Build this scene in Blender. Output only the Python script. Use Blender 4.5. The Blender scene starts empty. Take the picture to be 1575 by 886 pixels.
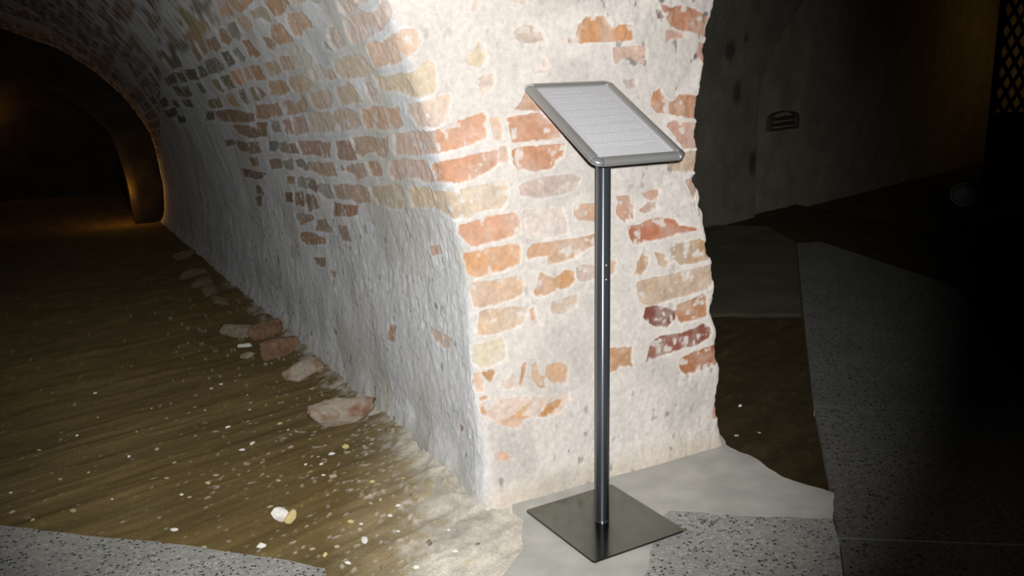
import bpy, bmesh, math, random
import numpy as np
from mathutils import Vector, Matrix

random.seed(7)
rng = np.random.default_rng(11)
scn = bpy.context.scene
COL = scn.collection

# ------------------------------------------------------------------ camera
CAMH = 1.25
FPX = 1433.0
PITCH = math.radians(14.04)
ROLL = math.radians(-1.21)
cp, sp = math.cos(PITCH), math.sin(PITCH)
_R = np.array([1, 0, 0.]); FW = np.array([0, cp, -sp]); _U = np.array([0, sp, cp])
RT = _R * math.cos(ROLL) + _U * math.sin(ROLL)
UP = -_R * math.sin(ROLL) + _U * math.cos(ROLL)
EYE = np.array([0, 0, CAMH])
ZUP = np.array([0, 0, 1.0])


def ray(x, y):
    d = FW * FPX + RT * (x - 787.5) + UP * (443 - y)
    return d / np.linalg.norm(d)


def onz(x, y, z=0.0):
    d = ray(x, y)
    return EYE + d * ((z - CAMH) / d[2])


def proj(P):
    d = np.asarray(P) - EYE
    z = d @ FW
    return 787.5 + FPX * (d @ RT) / z, 443 - FPX * (d @ UP) / z


cam_data = bpy.data.cameras.new('camera')
cam = bpy.data.objects.new('camera', cam_data)
COL.objects.link(cam)
cam_data.sensor_width = 36.0
cam_data.lens = 36.0 * FPX / 1575.0
cam_data.clip_start = 0.05
m = Matrix.Identity(4)
for i in range(3):
    m[i][0] = RT[i]; m[i][1] = UP[i]; m[i][2] = -FW[i]; m[i][3] = EYE[i]
cam.matrix_world = m
scn.camera = cam

# ------------------------------------------------------------------ helpers


def lin(c):
    c = np.asarray(c, float) / 255.0
    return np.where(c <= 0.04045, c / 12.92, ((c + 0.055) / 1.055) ** 2.4)


def tag(o, label=None, cat=None, group=None, kind=None):
    if label: o['label'] = label
    if cat: o['category'] = cat
    if group: o['group'] = group
    if kind: o['kind'] = kind
    return o


def empty(name, loc, rz=0.0, rx=0.0):
    o = bpy.data.objects.new(name, None)
    o.empty_display_size = 0.05
    COL.objects.link(o)
    o.location = loc
    o.rotation_euler = (rx, 0, rz)
    return o


def link_mesh(name, me, mat=None, parent=None, smooth=True):
    o = bpy.data.objects.new(name, me)
    COL.objects.link(o)
    if mat: me.materials.append(mat)
    if smooth:
        me.polygons.foreach_set('use_smooth', [True] * len(me.polygons))
    if parent: o.parent = parent
    return o


def from_bm(name, bm, mat, parent=None, smooth=False):
    me = bpy.data.meshes.new(name)
    bm.normal_update()
    bm.to_mesh(me); bm.free()
    return link_mesh(name, me, mat, parent, smooth)


def grid_mesh(name, P, cols=None, flip=False):
    """P: (rows, cols, 3) -> mesh, optional point colours (rows, cols, 3)."""
    nr, nc = P.shape[:2]
    me = bpy.data.meshes.new(name)
    idx = np.arange(nr * nc).reshape(nr, nc)
    q = np.stack([idx[:-1, :-1], idx[:-1, 1:], idx[1:, 1:], idx[1:, :-1]], -1).reshape(-1, 4)
    if flip: q = q[:, ::-1]
    me.vertices.add(nr * nc)
    me.vertices.foreach_set('co', P.reshape(-1).astype(np.float32))
    n = len(q)
    me.loops.add(n * 4)
    me.loops.foreach_set('vertex_index', q.reshape(-1).astype(np.int32))
    me.polygons.add(n)
    me.polygons.foreach_set('loop_start', (np.arange(n) * 4).astype(np.int32))
    me.polygons.foreach_set('loop_total', np.full(n, 4, np.int32))
    me.update(calc_edges=True)
    me.validate()
    if cols is not None:
        a = me.attributes.new('Tint', 'FLOAT_COLOR', 'POINT')
        c4 = np.ones((nr * nc, 4), np.float32)
        c4[:, :3] = cols.reshape(-1, 3)
        a.data.foreach_set('color', c4.reshape(-1))
    return me


# ---- numpy noise
def _hash(ix, iy, iz, seed):
    h = (ix.astype(np.int64) * 374761393 + iy.astype(np.int64) * 668265263 + iz.astype(np.int64) * 2147483647 + seed * 1274126177) & 0xFFFFFFFF
    h = ((h ^ (h >> 13)) * 1274126177) & 0xFFFFFFFF
    h = ((h ^ (h >> 16)) * 2246822519) & 0xFFFFFFFF
    return ((h ^ (h >> 15)) & 0xFFFFFF) / float(0xFFFFFF)


def vnoise(p, seed=0):
    """value noise, p (...,3) -> [-1,1]"""
    i = np.floor(p); f = p - i
    f = f * f * f * (f * (f * 6 - 15) + 10)
    i = i.astype(np.int64)
    x, y, z = i[..., 0], i[..., 1], i[..., 2]
    fx, fy, fz = f[..., 0], f[..., 1], f[..., 2]
    def c(a, b, d): return _hash(x + a, y + b, z + d, seed)
    x00 = c(0, 0, 0) * (1 - fx) + c(1, 0, 0) * fx
    x10 = c(0, 1, 0) * (1 - fx) + c(1, 1, 0) * fx
    x01 = c(0, 0, 1) * (1 - fx) + c(1, 0, 1) * fx
    x11 = c(0, 1, 1) * (1 - fx) + c(1, 1, 1) * fx
    y0 = x00 * (1 - fy) + x10 * fy
    y1 = x01 * (1 - fy) + x11 * fy
    return (y0 * (1 - fz) + y1 * fz) * 2 - 1


def fbm(p, octv=4, seed=0, gain=0.5):
    s = 0; a = 1; t = 0
    p = np.array(p, float)
    for k in range(octv):
        s = s + a * vnoise(p, seed + 17 * k); t += a
        a *= gain; p = p * 2.03 + 11.7
    return s / t


def sstep(a, b, x):
    t = np.clip((x - a) / (b - a), 0, 1)
    return t * t * (3 - 2 * t)


# ------------------------------------------------------------------ materials
def new_mat(name):
    m = bpy.data.materials.new(name); m.use_nodes = True
    nt = m.node_tree
    return m, nt, nt.nodes['Principled BSDF']


def mat_simple(name, col, rough=0.6, metal=0.0, spec=0.5, noise=None, bump=None, coat=0.0, emit=None):
    m, nt, b = new_mat(name)
    c = tuple(lin(col)) + (1,)
    b.inputs['Base Color'].default_value = c
    b.inputs['Roughness'].default_value = rough
    b.inputs['Metallic'].default_value = metal
    if rough > 0.7: b.inputs['Diffuse Roughness'].default_value = 0.5
    b.inputs['Specular IOR Level'].default_value = spec
    if coat: b.inputs['Coat Weight'].default_value = coat
    tc = nt.nodes.new('ShaderNodeTexCoord')
    if noise:
        n = nt.nodes.new('ShaderNodeTexNoise'); n.inputs['Scale'].default_value = noise[0]; n.inputs['Detail'].default_value = 6
        nt.links.new(tc.outputs['Object'], n.inputs['Vector'])
        r = nt.nodes.new('ShaderNodeMapRange'); r.inputs[1].default_value = 0.3; r.inputs[2].default_value = 0.7
        r.inputs[3].default_value = 1 - noise[1]; r.inputs[4].default_value = 1 + noise[1]
        nt.links.new(n.outputs['Fac'], r.inputs[0])
        mx = nt.nodes.new('ShaderNodeMix'); mx.data_type = 'RGBA'; mx.blend_type = 'MULTIPLY'; mx.inputs[0].default_value = 1
        mx.inputs[6].default_value = c
        nt.links.new(r.outputs[0], mx.inputs[7])
        nt.links.new(mx.outputs[2], b.inputs['Base Color'])
    if bump:
        n = nt.nodes.new('ShaderNodeTexNoise'); n.inputs['Scale'].default_value = bump[0]; n.inputs['Detail'].default_value = 8
        nt.links.new(tc.outputs['Object'], n.inputs['Vector'])
        bp = nt.nodes.new('ShaderNodeBump'); bp.inputs['Strength'].default_value = bump[1]; bp.inputs['Distance'].default_value = bump[2]
        nt.links.new(n.outputs['Fac'], bp.inputs['Height'])
        nt.links.new(bp.outputs[0], b.inputs['Normal'])
    return m


def mat_tinted(name, rough=0.9, fine=(90, 0.10), finer=(320, 0.06), bump=(120, 0.5, 0.004), stretch=None, diff_rough=0.55):
    """masonry: colour from the brick / plaster map of the mesh, broken up by procedural grain."""
    m, nt, b = new_mat(name)
    b.inputs['Roughness'].default_value = rough
    b.inputs['Diffuse Roughness'].default_value = diff_rough
    b.inputs['Specular IOR Level'].default_value = 0.2
    at = nt.nodes.new('ShaderNodeAttribute'); at.attribute_name = 'Tint'
    tc = nt.nodes.new('ShaderNodeTexCoord')
    vec = tc.outputs['Object']
    prev = at.outputs['Color']
    for k, (sc, am) in enumerate((fine, finer)):
        n = nt.nodes.new('ShaderNodeTexNoise'); n.inputs['Scale'].default_value = sc; n.inputs['Detail'].default_value = 5
        v = vec
        if stretch and k == 0:
            mp = nt.nodes.new('ShaderNodeMapping'); mp.inputs['Rotation'].default_value = (0, 0, stretch[0]); mp.inputs['Scale'].default_value = stretch[1]
            # rotate first, then stretch
            mp.vector_type = 'TEXTURE'
            nt.links.new(vec, mp.inputs['Vector']); v = mp.outputs[0]
        nt.links.new(v, n.inputs['Vector'])
        r = nt.nodes.new('ShaderNodeMapRange'); r.inputs[1].default_value = 0.3; r.inputs[2].default_value = 0.7
        r.inputs[3].default_value = 1 - am; r.inputs[4].default_value = 1 + am
        nt.links.new(n.outputs['Fac'], r.inputs[0])
        mx = nt.nodes.new('ShaderNodeMix'); mx.data_type = 'RGBA'; mx.blend_type = 'MULTIPLY'; mx.inputs[0].default_value = 1
        nt.links.new(prev, mx.inputs[6]); nt.links.new(r.outputs[0], mx.inputs[7])
        prev = mx.outputs[2]
    nt.links.new(prev, b.inputs['Base Color'])
    n = nt.nodes.new('ShaderNodeTexNoise'); n.inputs['Scale'].default_value = bump[0]; n.inputs['Detail'].default_value = 8
    nt.links.new(vec, n.inputs['Vector'])
    bp = nt.nodes.new('ShaderNodeBump'); bp.inputs['Strength'].default_value = bump[1]; bp.inputs['Distance'].default_value = bump[2]
    nt.links.new(n.outputs['Fac'], bp.inputs['Height'])
    nt.links.new(bp.outputs[0], b.inputs['Normal'])
    return m


def mat_terrazzo(name, k=1.0):
    m, nt, b = new_mat(name)
    b.inputs['Roughness'].default_value = 0.55
    b.inputs['Diffuse Roughness'].default_value = 0.6
    b.inputs['Specular IOR Level'].default_value = 0.3
    tc = nt.nodes.new('ShaderNodeTexCoord')
    v1 = nt.nodes.new('ShaderNodeTexVoronoi'); v1.inputs['Scale'].default_value = 115
    nt.links.new(tc.outputs['Object'], v1.inputs['Vector'])
    sep = nt.nodes.new('ShaderNodeSeparateColor'); nt.links.new(v1.outputs['Color'], sep.inputs[0])
    r1 = nt.nodes.new('ShaderNodeValToRGB')
    e = r1.color_ramp.elements
    e[0].position = 0.0; e[0].color = tuple(lin((62, 64, 60))) + (1,)
    e[1].position = 1.0; e[1].color = tuple(lin((196, 194, 186))) + (1,)
    for pos, c in ((0.14, (66, 67, 62)), (0.22, (158, 157, 150)), (0.6, (178, 177, 170)), (0.8, (192, 190, 182))):
        q = e.new(pos); q.color = tuple(lin(c)) + (1,)
    nt.links.new(sep.outputs[0], r1.inputs[0])
    # chips sit in a grey cement matrix
    r2 = nt.nodes.new('ShaderNodeValToRGB')
    r2.color_ramp.elements[0].position = 0.35; r2.color_ramp.elements[0].color = (0, 0, 0, 1)
    r2.color_ramp.elements[1].position = 0.6; r2.color_ramp.elements[1].color = (1, 1, 1, 1)
    nt.links.new(v1.outputs['Distance'], r2.inputs[0])
    mx = nt.nodes.new('ShaderNodeMix'); mx.data_type = 'RGBA'
    nt.links.new(r2.outputs[0], mx.inputs[0])
    nt.links.new(r1.outputs[0], mx.inputs[6]); mx.inputs[7].default_value = tuple(lin((162, 161, 155))) + (1,)
    n = nt.nodes.new('ShaderNodeTexNoise'); n.inputs['Scale'].default_value = 3.5; n.inputs['Detail'].default_value = 5
    nt.links.new(tc.outputs['Object'], n.inputs['Vector'])
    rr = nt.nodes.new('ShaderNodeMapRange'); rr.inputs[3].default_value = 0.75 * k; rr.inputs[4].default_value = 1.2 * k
    nt.links.new(n.outputs['Fac'], rr.inputs[0])
    m2 = nt.nodes.new('ShaderNodeMix'); m2.data_type = 'RGBA'; m2.blend_type = 'MULTIPLY'; m2.inputs[0].default_value = 1
    nt.links.new(mx.outputs[2], m2.inputs[6]); nt.links.new(rr.outputs[0], m2.inputs[7])
    nt.links.new(m2.outputs[2], b.inputs['Base Color'])
    bp = nt.nodes.new('ShaderNodeBump'); bp.inputs['Strength'].default_value = 0.35; bp.inputs['Distance'].default_value = 0.002
    nt.links.new(sep.outputs[0], bp.inputs['Height']); nt.links.new(bp.outputs[0], b.inputs['Normal'])
    return m


M_wall = mat_tinted('brick_and_lime_plaster', 0.92, (70, 0.09), (300, 0.07), (150, 0.45, 0.003), diff_rough=0.36)
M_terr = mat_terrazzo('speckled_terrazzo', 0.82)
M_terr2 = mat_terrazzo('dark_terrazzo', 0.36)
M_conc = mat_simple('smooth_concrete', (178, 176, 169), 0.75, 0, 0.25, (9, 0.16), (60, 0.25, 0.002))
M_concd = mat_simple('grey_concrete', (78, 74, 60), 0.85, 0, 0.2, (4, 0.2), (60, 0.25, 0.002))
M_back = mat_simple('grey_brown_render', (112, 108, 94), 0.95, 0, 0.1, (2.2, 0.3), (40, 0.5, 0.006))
M_dark = mat_simple('dark_brown_render', (70, 64, 50), 0.95, 0, 0.1, (3, 0.3), (40, 0.5, 0.006))  # one even dark brown for the tunnel end, ceiling and hall floor
M_grout = mat_simple('pale_grout', (140, 144, 142), 0.7, 0, 0.3, (40, 0.15))
M_steel = mat_simple('brushed_steel', (134, 140, 148), 0.34, 0.82, 0.5, (400, 0.06), (700, 0.08, 0.0004))
M_plate = mat_simple('dark_steel_plate', (126, 129, 121), 0.17, 1.0, 0.5, (30, 0.08), (900, 0.05, 0.0003))
_nt = M_steel.node_tree; _b = _nt.nodes['Principled BSDF']
_b.inputs['Anisotropic'].default_value = 0.96; _b.inputs['Anisotropic Rotation'].default_value = 0.25
_tg = _nt.nodes.new('ShaderNodeTangent'); _tg.direction_type = 'RADIAL'; _tg.axis = 'Z'
_nt.links.new(_tg.outputs[0], _b.inputs['Tangent'])
M_alu = mat_simple('satin_aluminium', (178, 178, 176), 0.42, 0.55, 0.5, (500, 0.04))
M_chrome = mat_simple('chrome', (215, 218, 222), 0.2, 0.75, 0.5, (300, 0.02))
M_black = mat_simple('black_plastic', (16, 16, 17), 0.45, 0, 0.4, (200, 0.2))
M_rubber = mat_simple('black_rubber', (22, 22, 22), 0.8, 0, 0.3, (200, 0.2))
M_paper = mat_simple('white_paper', (222, 222, 226), 0.7, 0, 0.3, (60, 0.015))
M_ink = mat_simple('grey_print', (196, 198, 204), 0.8, 0, 0.2, (300, 0.1))
M_iron = mat_simple('black_iron', (18, 17, 16), 0.6, 0.6, 0.4, (60, 0.3))
M_glass = mat_simple('frosted_lamp_glass', (150, 165, 150), 0.35, 0, 0.5, (50, 0.1))
M_lime = mat_simple('white_lime', (235, 232, 226), 0.9, 0, 0.2, (120, 0.08), (200, 0.4, 0.002))
M_limey = mat_simple('yellowed_lime', (214, 196, 140), 0.9, 0, 0.2, (120, 0.1), (200, 0.4, 0.002))
M_peb = mat_simple('pale_pebble', (190, 175, 140), 0.85, 0, 0.2, (150, 0.2), (200, 0.4, 0.002))
M_stone_g = mat_simple('grey_mortar', (150, 140, 122), 0.95, 0, 0.1, (45, 0.25), (90, 0.7, 0.006))
M_stone_b = mat_simple('worn_red_brick', (142, 112, 90), 0.95, 0, 0.1, (35, 0.3), (90, 0.7, 0.006))
M_stone_p = mat_simple('limed_brick', (166, 148, 130), 0.95, 0, 0.1, (35, 0.3), (90, 0.7, 0.006))
def mat_limed(name, base, stain):
    m = mat_simple(name, base, 0.95, 0, 0.1, (35, 0.2), (90, 0.7, 0.006))
    nt = m.node_tree; b = nt.nodes['Principled BSDF']
    src = b.inputs['Base Color'].links[0].from_socket
    tc = nt.nodes.new('ShaderNodeTexCoord')
    n = nt.nodes.new('ShaderNodeTexNoise'); n.inputs['Scale'].default_value = 16; n.inputs['Detail'].default_value = 5
    nt.links.new(tc.outputs['Object'], n.inputs['Vector'])
    r = nt.nodes.new('ShaderNodeValToRGB'); r.color_ramp.elements[0].position = 0.49; r.color_ramp.elements[1].position = 0.66
    nt.links.new(n.outputs['Fac'], r.inputs[0])
    mx = nt.nodes.new('ShaderNodeMix'); mx.data_type = 'RGBA'
    nt.links.new(r.outputs[0], mx.inputs[0]); nt.links.new(src, mx.inputs[6]); mx.inputs[7].default_value = tuple(lin(stain)) + (1,)
    nt.links.new(mx.outputs[2], b.inputs['Base Color'])
    return m


M_stone_l = mat_limed('red_stained_lime', (182, 170, 154), (150, 112, 88))
M_stone_d = mat_simple('earthy_rubble', (120, 108, 84), 0.95, 0, 0.1, (35, 0.3), (90, 0.7, 0.006))

# ------------------------------------------------------------------ tunnel frame
A = onz(757, 782)                     # foot of the pier's corner
B = onz(1110, 686)                    # foot of its right edge
fd = (B - A) / np.linalg.norm(B - A)  # along the front face, to the right
AX = ray(134, 245)                    # tunnel axis, falling gently
AXH = np.array([AX[0], AX[1], 0]); AXH /= np.linalg.norm(AXH)
SLOPE = AX[2] / math.hypot(AX[0], AX[1])
LEN = 12.84

near = np.array([(.005, -.08), (0, 0), (-.024, .17), (-.040, .33), (-.048, .46), (-.053, .587), (-.062, .72), (-.078, .827), (-.098, .906), (-.127, 1.023),
                 (-.150, 1.105), (-.1765, 1.185), (-.203, 1.262), (-.235, 1.353), (-.275, 1.45), (-.345, 1.6), (-.48, 1.85), (-.66, 2.1), (-.90, 2.35), (-1.25, 2.58), (-1.7, 2.73), (-2.2, 2.80)])
far = np.array([(0.0, -.08), (0, 0), (.035, .17), (.055, .33), (.065, .46), (.07, .587), (.055, .75), (.045, .87), (.036, .97), (.022, 1.08),
                (.0, 1.20), (-.025, 1.32), (-.06, 1.43), (-.12, 1.55), (-.20, 1.68), (-.30, 1.85), (-.50, 2.10), (-.76, 2.35), (-1.07, 2.58), (-1.47, 2.76), (-1.85, 2.91), (-2.3, 3.0)])
zk = near[:, 1]
tk = np.concatenate([[0], np.cumsum(np.hypot(*np.diff(near, axis=0).T))])
rows_t = np.concatenate([np.arange(0, np.interp(1.56, zk, tk), 0.004), np.linspace(np.interp(1.565, zk, tk), tk[-1], 70)])


def smooth_interp(x, xp, yp):
    """Catmull-Rom through the knots so the walls have no facets."""
    xp = np.asarray(xp); yp = np.asarray(yp)
    mslope = np.gradient(yp, xp)
    i = np.clip(np.searchsorted(xp, x, side='right') - 1, 0, len(xp) - 2)
    h = xp[i + 1] - xp[i]; t = np.clip((x - xp[i]) / h, 0, 1)
    return ((1 + 2 * t) * (1 - t) ** 2 * yp[i] + t * (1 - t) ** 2 * h * mslope[i] + t * t * (3 - 2 * t) * yp[i + 1] + t * t * (t - 1) * h * mslope[i + 1])


nu = smooth_interp(rows_t, tk, near[:, 0]); nz = smooth_interp(rows_t, tk, near[:, 1])
fu = smooth_interp(rows_t, tk, far[:, 0]); fz = smooth_interp(rows_t, tk, far[:, 1])
Pn = A + nu[:, None] * fd + nz[:, None] * ZUP
Pf = A + AX * LEN + fu[:, None] * fd + fz[:, None] * ZUP

# right edge of the front face, in the face's own width / height
redge = np.array([(.845, -.08), (.842, 0), (.826, .10), (.82, .19), (.824, .27), (.805, .33), (.80, .36), (.805, .39), (.79, .43), (.783, .48), (.79, .50), (.793, .55), (.787, .585), (.78, .62), (.762, .655), (.757, .70),
                  (.748, .735), (.742, .77), (.728, .80), (.726, .84), (.713, .88), (.714, .93), (.72, .97), (.716, 1.02), (.714, 1.07), (.72, 1.12), (.722, 1.17), (.733, 1.22), (.74, 1.255), (.735, 1.29), (.752, 1.33), (.758, 1.37), (.775, 1.43), (.80, 1.55), (.85, 1.8), (1.0, 2.2), (1.4, 2.8)])
re_u = smooth_interp(nz, redge[:, 1], redge[:, 0])
re_u = re_u + 0.006 * fbm(np.stack([nz * 24, nz * 0, nz * 0], -1), 3, 5) * (nz < 1.6)

# columns: left wall (far -> corner), front face, right return
r_ = 1.0063
ns = 470
sl = 0.0045 * (r_ ** np.arange(ns) - 1) / (r_ - 1)
sl = sl / sl[-1] * LEN
sl = np.maximum(sl, np.arange(ns) * 0.0040)
sl = sl / sl[-1] * LEN
NF = 270
nr = len(rows_t)
fr = np.linspace(0, 1, NF)
back = np.concatenate([np.arange(1, 16) * 0.006, 0.09 + 0.03 * np.arange(1, 11), 0.39 + 0.22 * np.arange(1, 13)])


def left_at(s):      # s array (ncol) -> (nr,ncol,3)
    k = (s / LEN)[None, :, None]
    return Pn[:, None, :] * (1 - k) + Pf[:, None, :] * k


def left_s(sv):      # per-row scalar s (nr,) -> (nr,3)
    k = (sv / LEN)[:, None]
    return Pn * (1 - k) + Pf * k


Pl = left_at(sl[::-1])                                   # far ... corner
uu = nu[:, None] + (re_u - nu)[:, None] * fr[None, :]
Pfr = A + uu[..., None] * fd + nz[:, None, None] * ZUP
Pr0 = A + re_u[:, None] * fd + nz[:, None] * ZUP
Pb = Pr0[:, None, :] + back[None, :, None] * AXH
# rounding of the corner
rad = 0.030 + 0.010 * fbm(np.stack([nz * 9, nz * 0, nz * 0], -1), 3, 9) + 0.03 * sstep(0.95, 1.3, nz)
Wl = sl[::-1]; Wf = uu - nu[:, None]


def fillet(P, w_signed):
    inside = np.abs(w_signed) < rad[:, None]
    t = (w_signed + rad[:, None]) / (2 * rad[:, None])
    P0 = left_s(rad); P1 = Pn; P2 = A + (nu + rad)[:, None] * fd + nz[:, None] * ZUP
    bz = (1 - t)[..., None] ** 2 * P0[:, None] + 2 * (t * (1 - t))[..., None] * P1[:, None] + (t ** 2)[..., None] * P2[:, None]
    return np.where(inside[..., None], bz, P)


Pl = fillet(Pl, -np.repeat(Wl[None], nr, 0))
Pfr = fillet(Pfr, Wf)
# rounding of the right edge
rr_ = 0.022
wr = np.concatenate([-(re_u[:, None] - uu), np.repeat(back[None], nr, 0)], 1)
Pcat = np.concatenate([Pfr, Pb], 1)
ins = np.abs(wr) < rr_
tt = (wr + rr_) / (2 * rr_)
P0 = A + (re_u - rr_)[:, None] * fd + nz[:, None] * ZUP; P2 = Pr0 + AXH * rr_
bz = (1 - tt)[..., None] ** 2 * P0[:, None] + 2 * (tt * (1 - tt))[..., None] * Pr0[:, None] + (tt ** 2)[..., None] * P2[:, None]
Pcat = np.where(ins[..., None], bz, Pcat)
PW = np.concatenate([Pl[:, :-1], Pcat], 1)
ncl = Pl.shape[1] - 1
NC = PW.shape[1]
is_left = np.zeros((nr, NC), bool); is_left[:, :ncl] = True
wcoord = np.concatenate([np.repeat(-Wl[None, :-1], nr, 0), Wf, (re_u - nu)[:, None] + back[None]], 1)   # metres along the wall, 0 at the corner
zc = np.repeat(nz[:, None], NC, 1)
trow = np.repeat(rows_t[:, None], NC, 1)
PX, PY = proj(PW)
behind = (PW - EYE) @ FW < 0.3
PX = np.where(behind, -9999, PX)

# ------------------------------------------------------------------ exposed bricks, surveyed one by one
BR = []


def survey(ox, oy, sc, items):
    for pts, col in items:
        BR.append((np.array(pts, float) / sc + np.array([ox, oy]), col))


S3, S2, S28 = 5.243, 7.84, 5.607
survey(420, 0, S2, [
    ([(845, 280), (900, 210), (1030, 150), (1180, 180), (1230, 120), (1300, 20), (1360, 10), (1420, 150), (1390, 260), (1330, 320), (1290, 370), (1130, 450), (940, 540), (880, 420)], (205, 180, 168)),
    ([(760, 20), (920, -20), (950, 70), (990, 90), (930, 150), (850, 180), (800, 130)], (195, 175, 165)),
    ([(960, -10), (1100, -10), (1080, 40), (980, 70)], (210, 180, 165)),
    ([(650, 360), (720, 330), (780, 430), (850, 530), (830, 570), (740, 600), (690, 540), (640, 430)], (190, 170, 158)),
    ([(700, 740), (950, 660), (1040, 690), (1190, 870), (1090, 930), (960, 945), (800, 945), (750, 870)], (195, 175, 155)),
    ([(150, 190), (320, 150), (360, 210), (430, 270), (470, 350), (380, 340), (330, 370), (320, 440), (230, 430), (160, 270)], (175, 140, 110)),
    ([(-40, 330), (70, 290), (120, 340), (220, 500), (140, 530), (70, 550), (-20, 480)], (155, 120, 90)),
    ([(150, 620), (230, 570), (320, 550), (450, 720), (430, 770), (300, 800), (230, 730)], (165, 160, 150)),
    ([(50, 690), (180, 690), (240, 760), (250, 840), (120, 850), (90, 790)], (160, 135, 115)),
    ([(-120, 20), (0, -10), (150, -10), (170, 60), (120, 130), (80, 180), (20, 200), (-60, 110)], (150, 112, 78)),
    ([(190, -10), (400, -10), (350, 40), (210, 60)], (165, 150, 130)),
    ([(600, 510), (640, 560), (700, 620), (610, 570)], (140, 135, 128)),
    ([(440, 20), (520, 10), (560, 30), (520, 70), (470, 40)], (150, 148, 142)),
])
survey(560, 0, S3, [
    ([(0, 390), (40, 335), (120, 355), (200, 290), (330, 235), (425, 235), (435, 300), (460, 330), (420, 410), (350, 460), (300, 495), (170, 530), (75, 545), (30, 450)], (215, 182, 160)),
    ([(60, 610), (150, 625), (250, 590), (340, 600), (420, 560), (520, 490), (575, 500), (595, 690), (560, 750), (430, 790), (330, 775), (230, 730), (120, 740)], (208, 188, 160)),
    ([(880, 20), (920, 10), (940, 40), (900, 95), (865, 90)], (218, 195, 185)),
    ([(1170, 10), (1200, -10), (1310, -10), (1300, 30), (1240, 15)], (215, 190, 178)),
    ([(1215, 260), (1250, 220), (1330, 205), (1410, 220), (1445, 280), (1455, 330), (1400, 340), (1340, 350), (1270, 345), (1225, 300)], (196, 176, 162)),
    ([(830, 460), (890, 430), (925, 335), (975, 370), (995, 450), (990, 510), (940, 540), (840, 525)], (214, 196, 170)),
    ([(905, 650), (960, 610), (1050, 590), (1060, 660), (1020, 740), (960, 755), (940, 700)], (215, 195, 182)),
    ([(1370, 605), (1420, 560), (1480, 580)], (212, 185, 172)),
    ([(1440, 500), (1465, 470), (1495, 540), (1450, 550)], (212, 185, 172)),
    ([(1210, 885), (1265, 830), (1310, 745), (1430, 870), (1430, 890), (1330, 890)], (196, 150, 118)),
    ([(320, 850), (480, 815), (690, 760), (705, 800), (685, 900), (640, 990), (590, 1024), (430, 1019), (390, 949), (340, 919)], (216, 190, 172)),
])
survey(820, 0, S3, [
    ([(285, 350), (290, 300), (350, 310), (370, 210), (430, 140), (500, 125), (580, 130), (620, 190), (660, 240), (680, 205), (800, 200), (810, 325), (560, 340)], (203, 148, 104)),
    ([(650, 385), (880, 365), (915, 390), (905, 520), (870, 520), (800, 470), (720, 470), (690, 515), (655, 510)], (204, 172, 158)),
    ([(730, 645), (820, 640), (830, 700), (760, 720)], (190, 170, 165)),
    ([(1030, 30), (1110, 60), (1200, 40), (1310, 80), (1430, 140), (1440, 260), (1410, 310), (1330, 270), (1180, 240), (1110, 210), (1075, 130), (1040, 70)], (184, 128, 98)),
    ([(990, 60), (1060, 140), (1010, 150), (985, 100)], (140, 124, 118)),
    ([(1070, 240), (1130, 240), (1200, 270), (1250, 300), (1110, 315), (1090, 350), (1075, 330)], (198, 155, 138)),
    ([(1340, 340), (1415, 350), (1400, 470), (1380, 520), (1345, 470), (1335, 400)], (192, 145, 126)),
    ([(950, 860), (960, 750), (1025, 710), (1045, 775), (1100, 825), (1150, 805), (1180, 760), (1365, 770), (1345, 960), (1240, 945), (1090, 920), (990, 905)], (186, 130, 92)),
])
survey(820, 160, S3, [
    ([(1090, 150), (1130, 135), (1345, 155), (1350, 355), (1220, 355), (1160, 270), (1080, 175)], (198, 156, 138)),
    ([(1230, 390), (1350, 370), (1320, 550), (1090, 540), (1100, 475), (1220, 450)], (186, 156, 126)),
    ([(1250, 610), (1310, 600), (1330, 700), (1290, 770), (1260, 680)], (180, 146, 122)),
    ([(670, 740), (775, 738), (782, 800), (812, 815), (808, 935), (785, 905), (745, 950), (705, 930), (665, 860), (690, 800)], (196, 146, 116)),
    ([(870, 720), (1020, 690), (1005, 770), (960, 780), (930, 770)], (198, 150, 120)),
    ([(855, 860), (930, 795), (1000, 800), (1000, 850), (905, 882)], (194, 150, 126)),
    ([(335, 805), (520, 800), (520, 950), (370, 940), (335, 900)], (206, 166, 138)),
])
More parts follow.
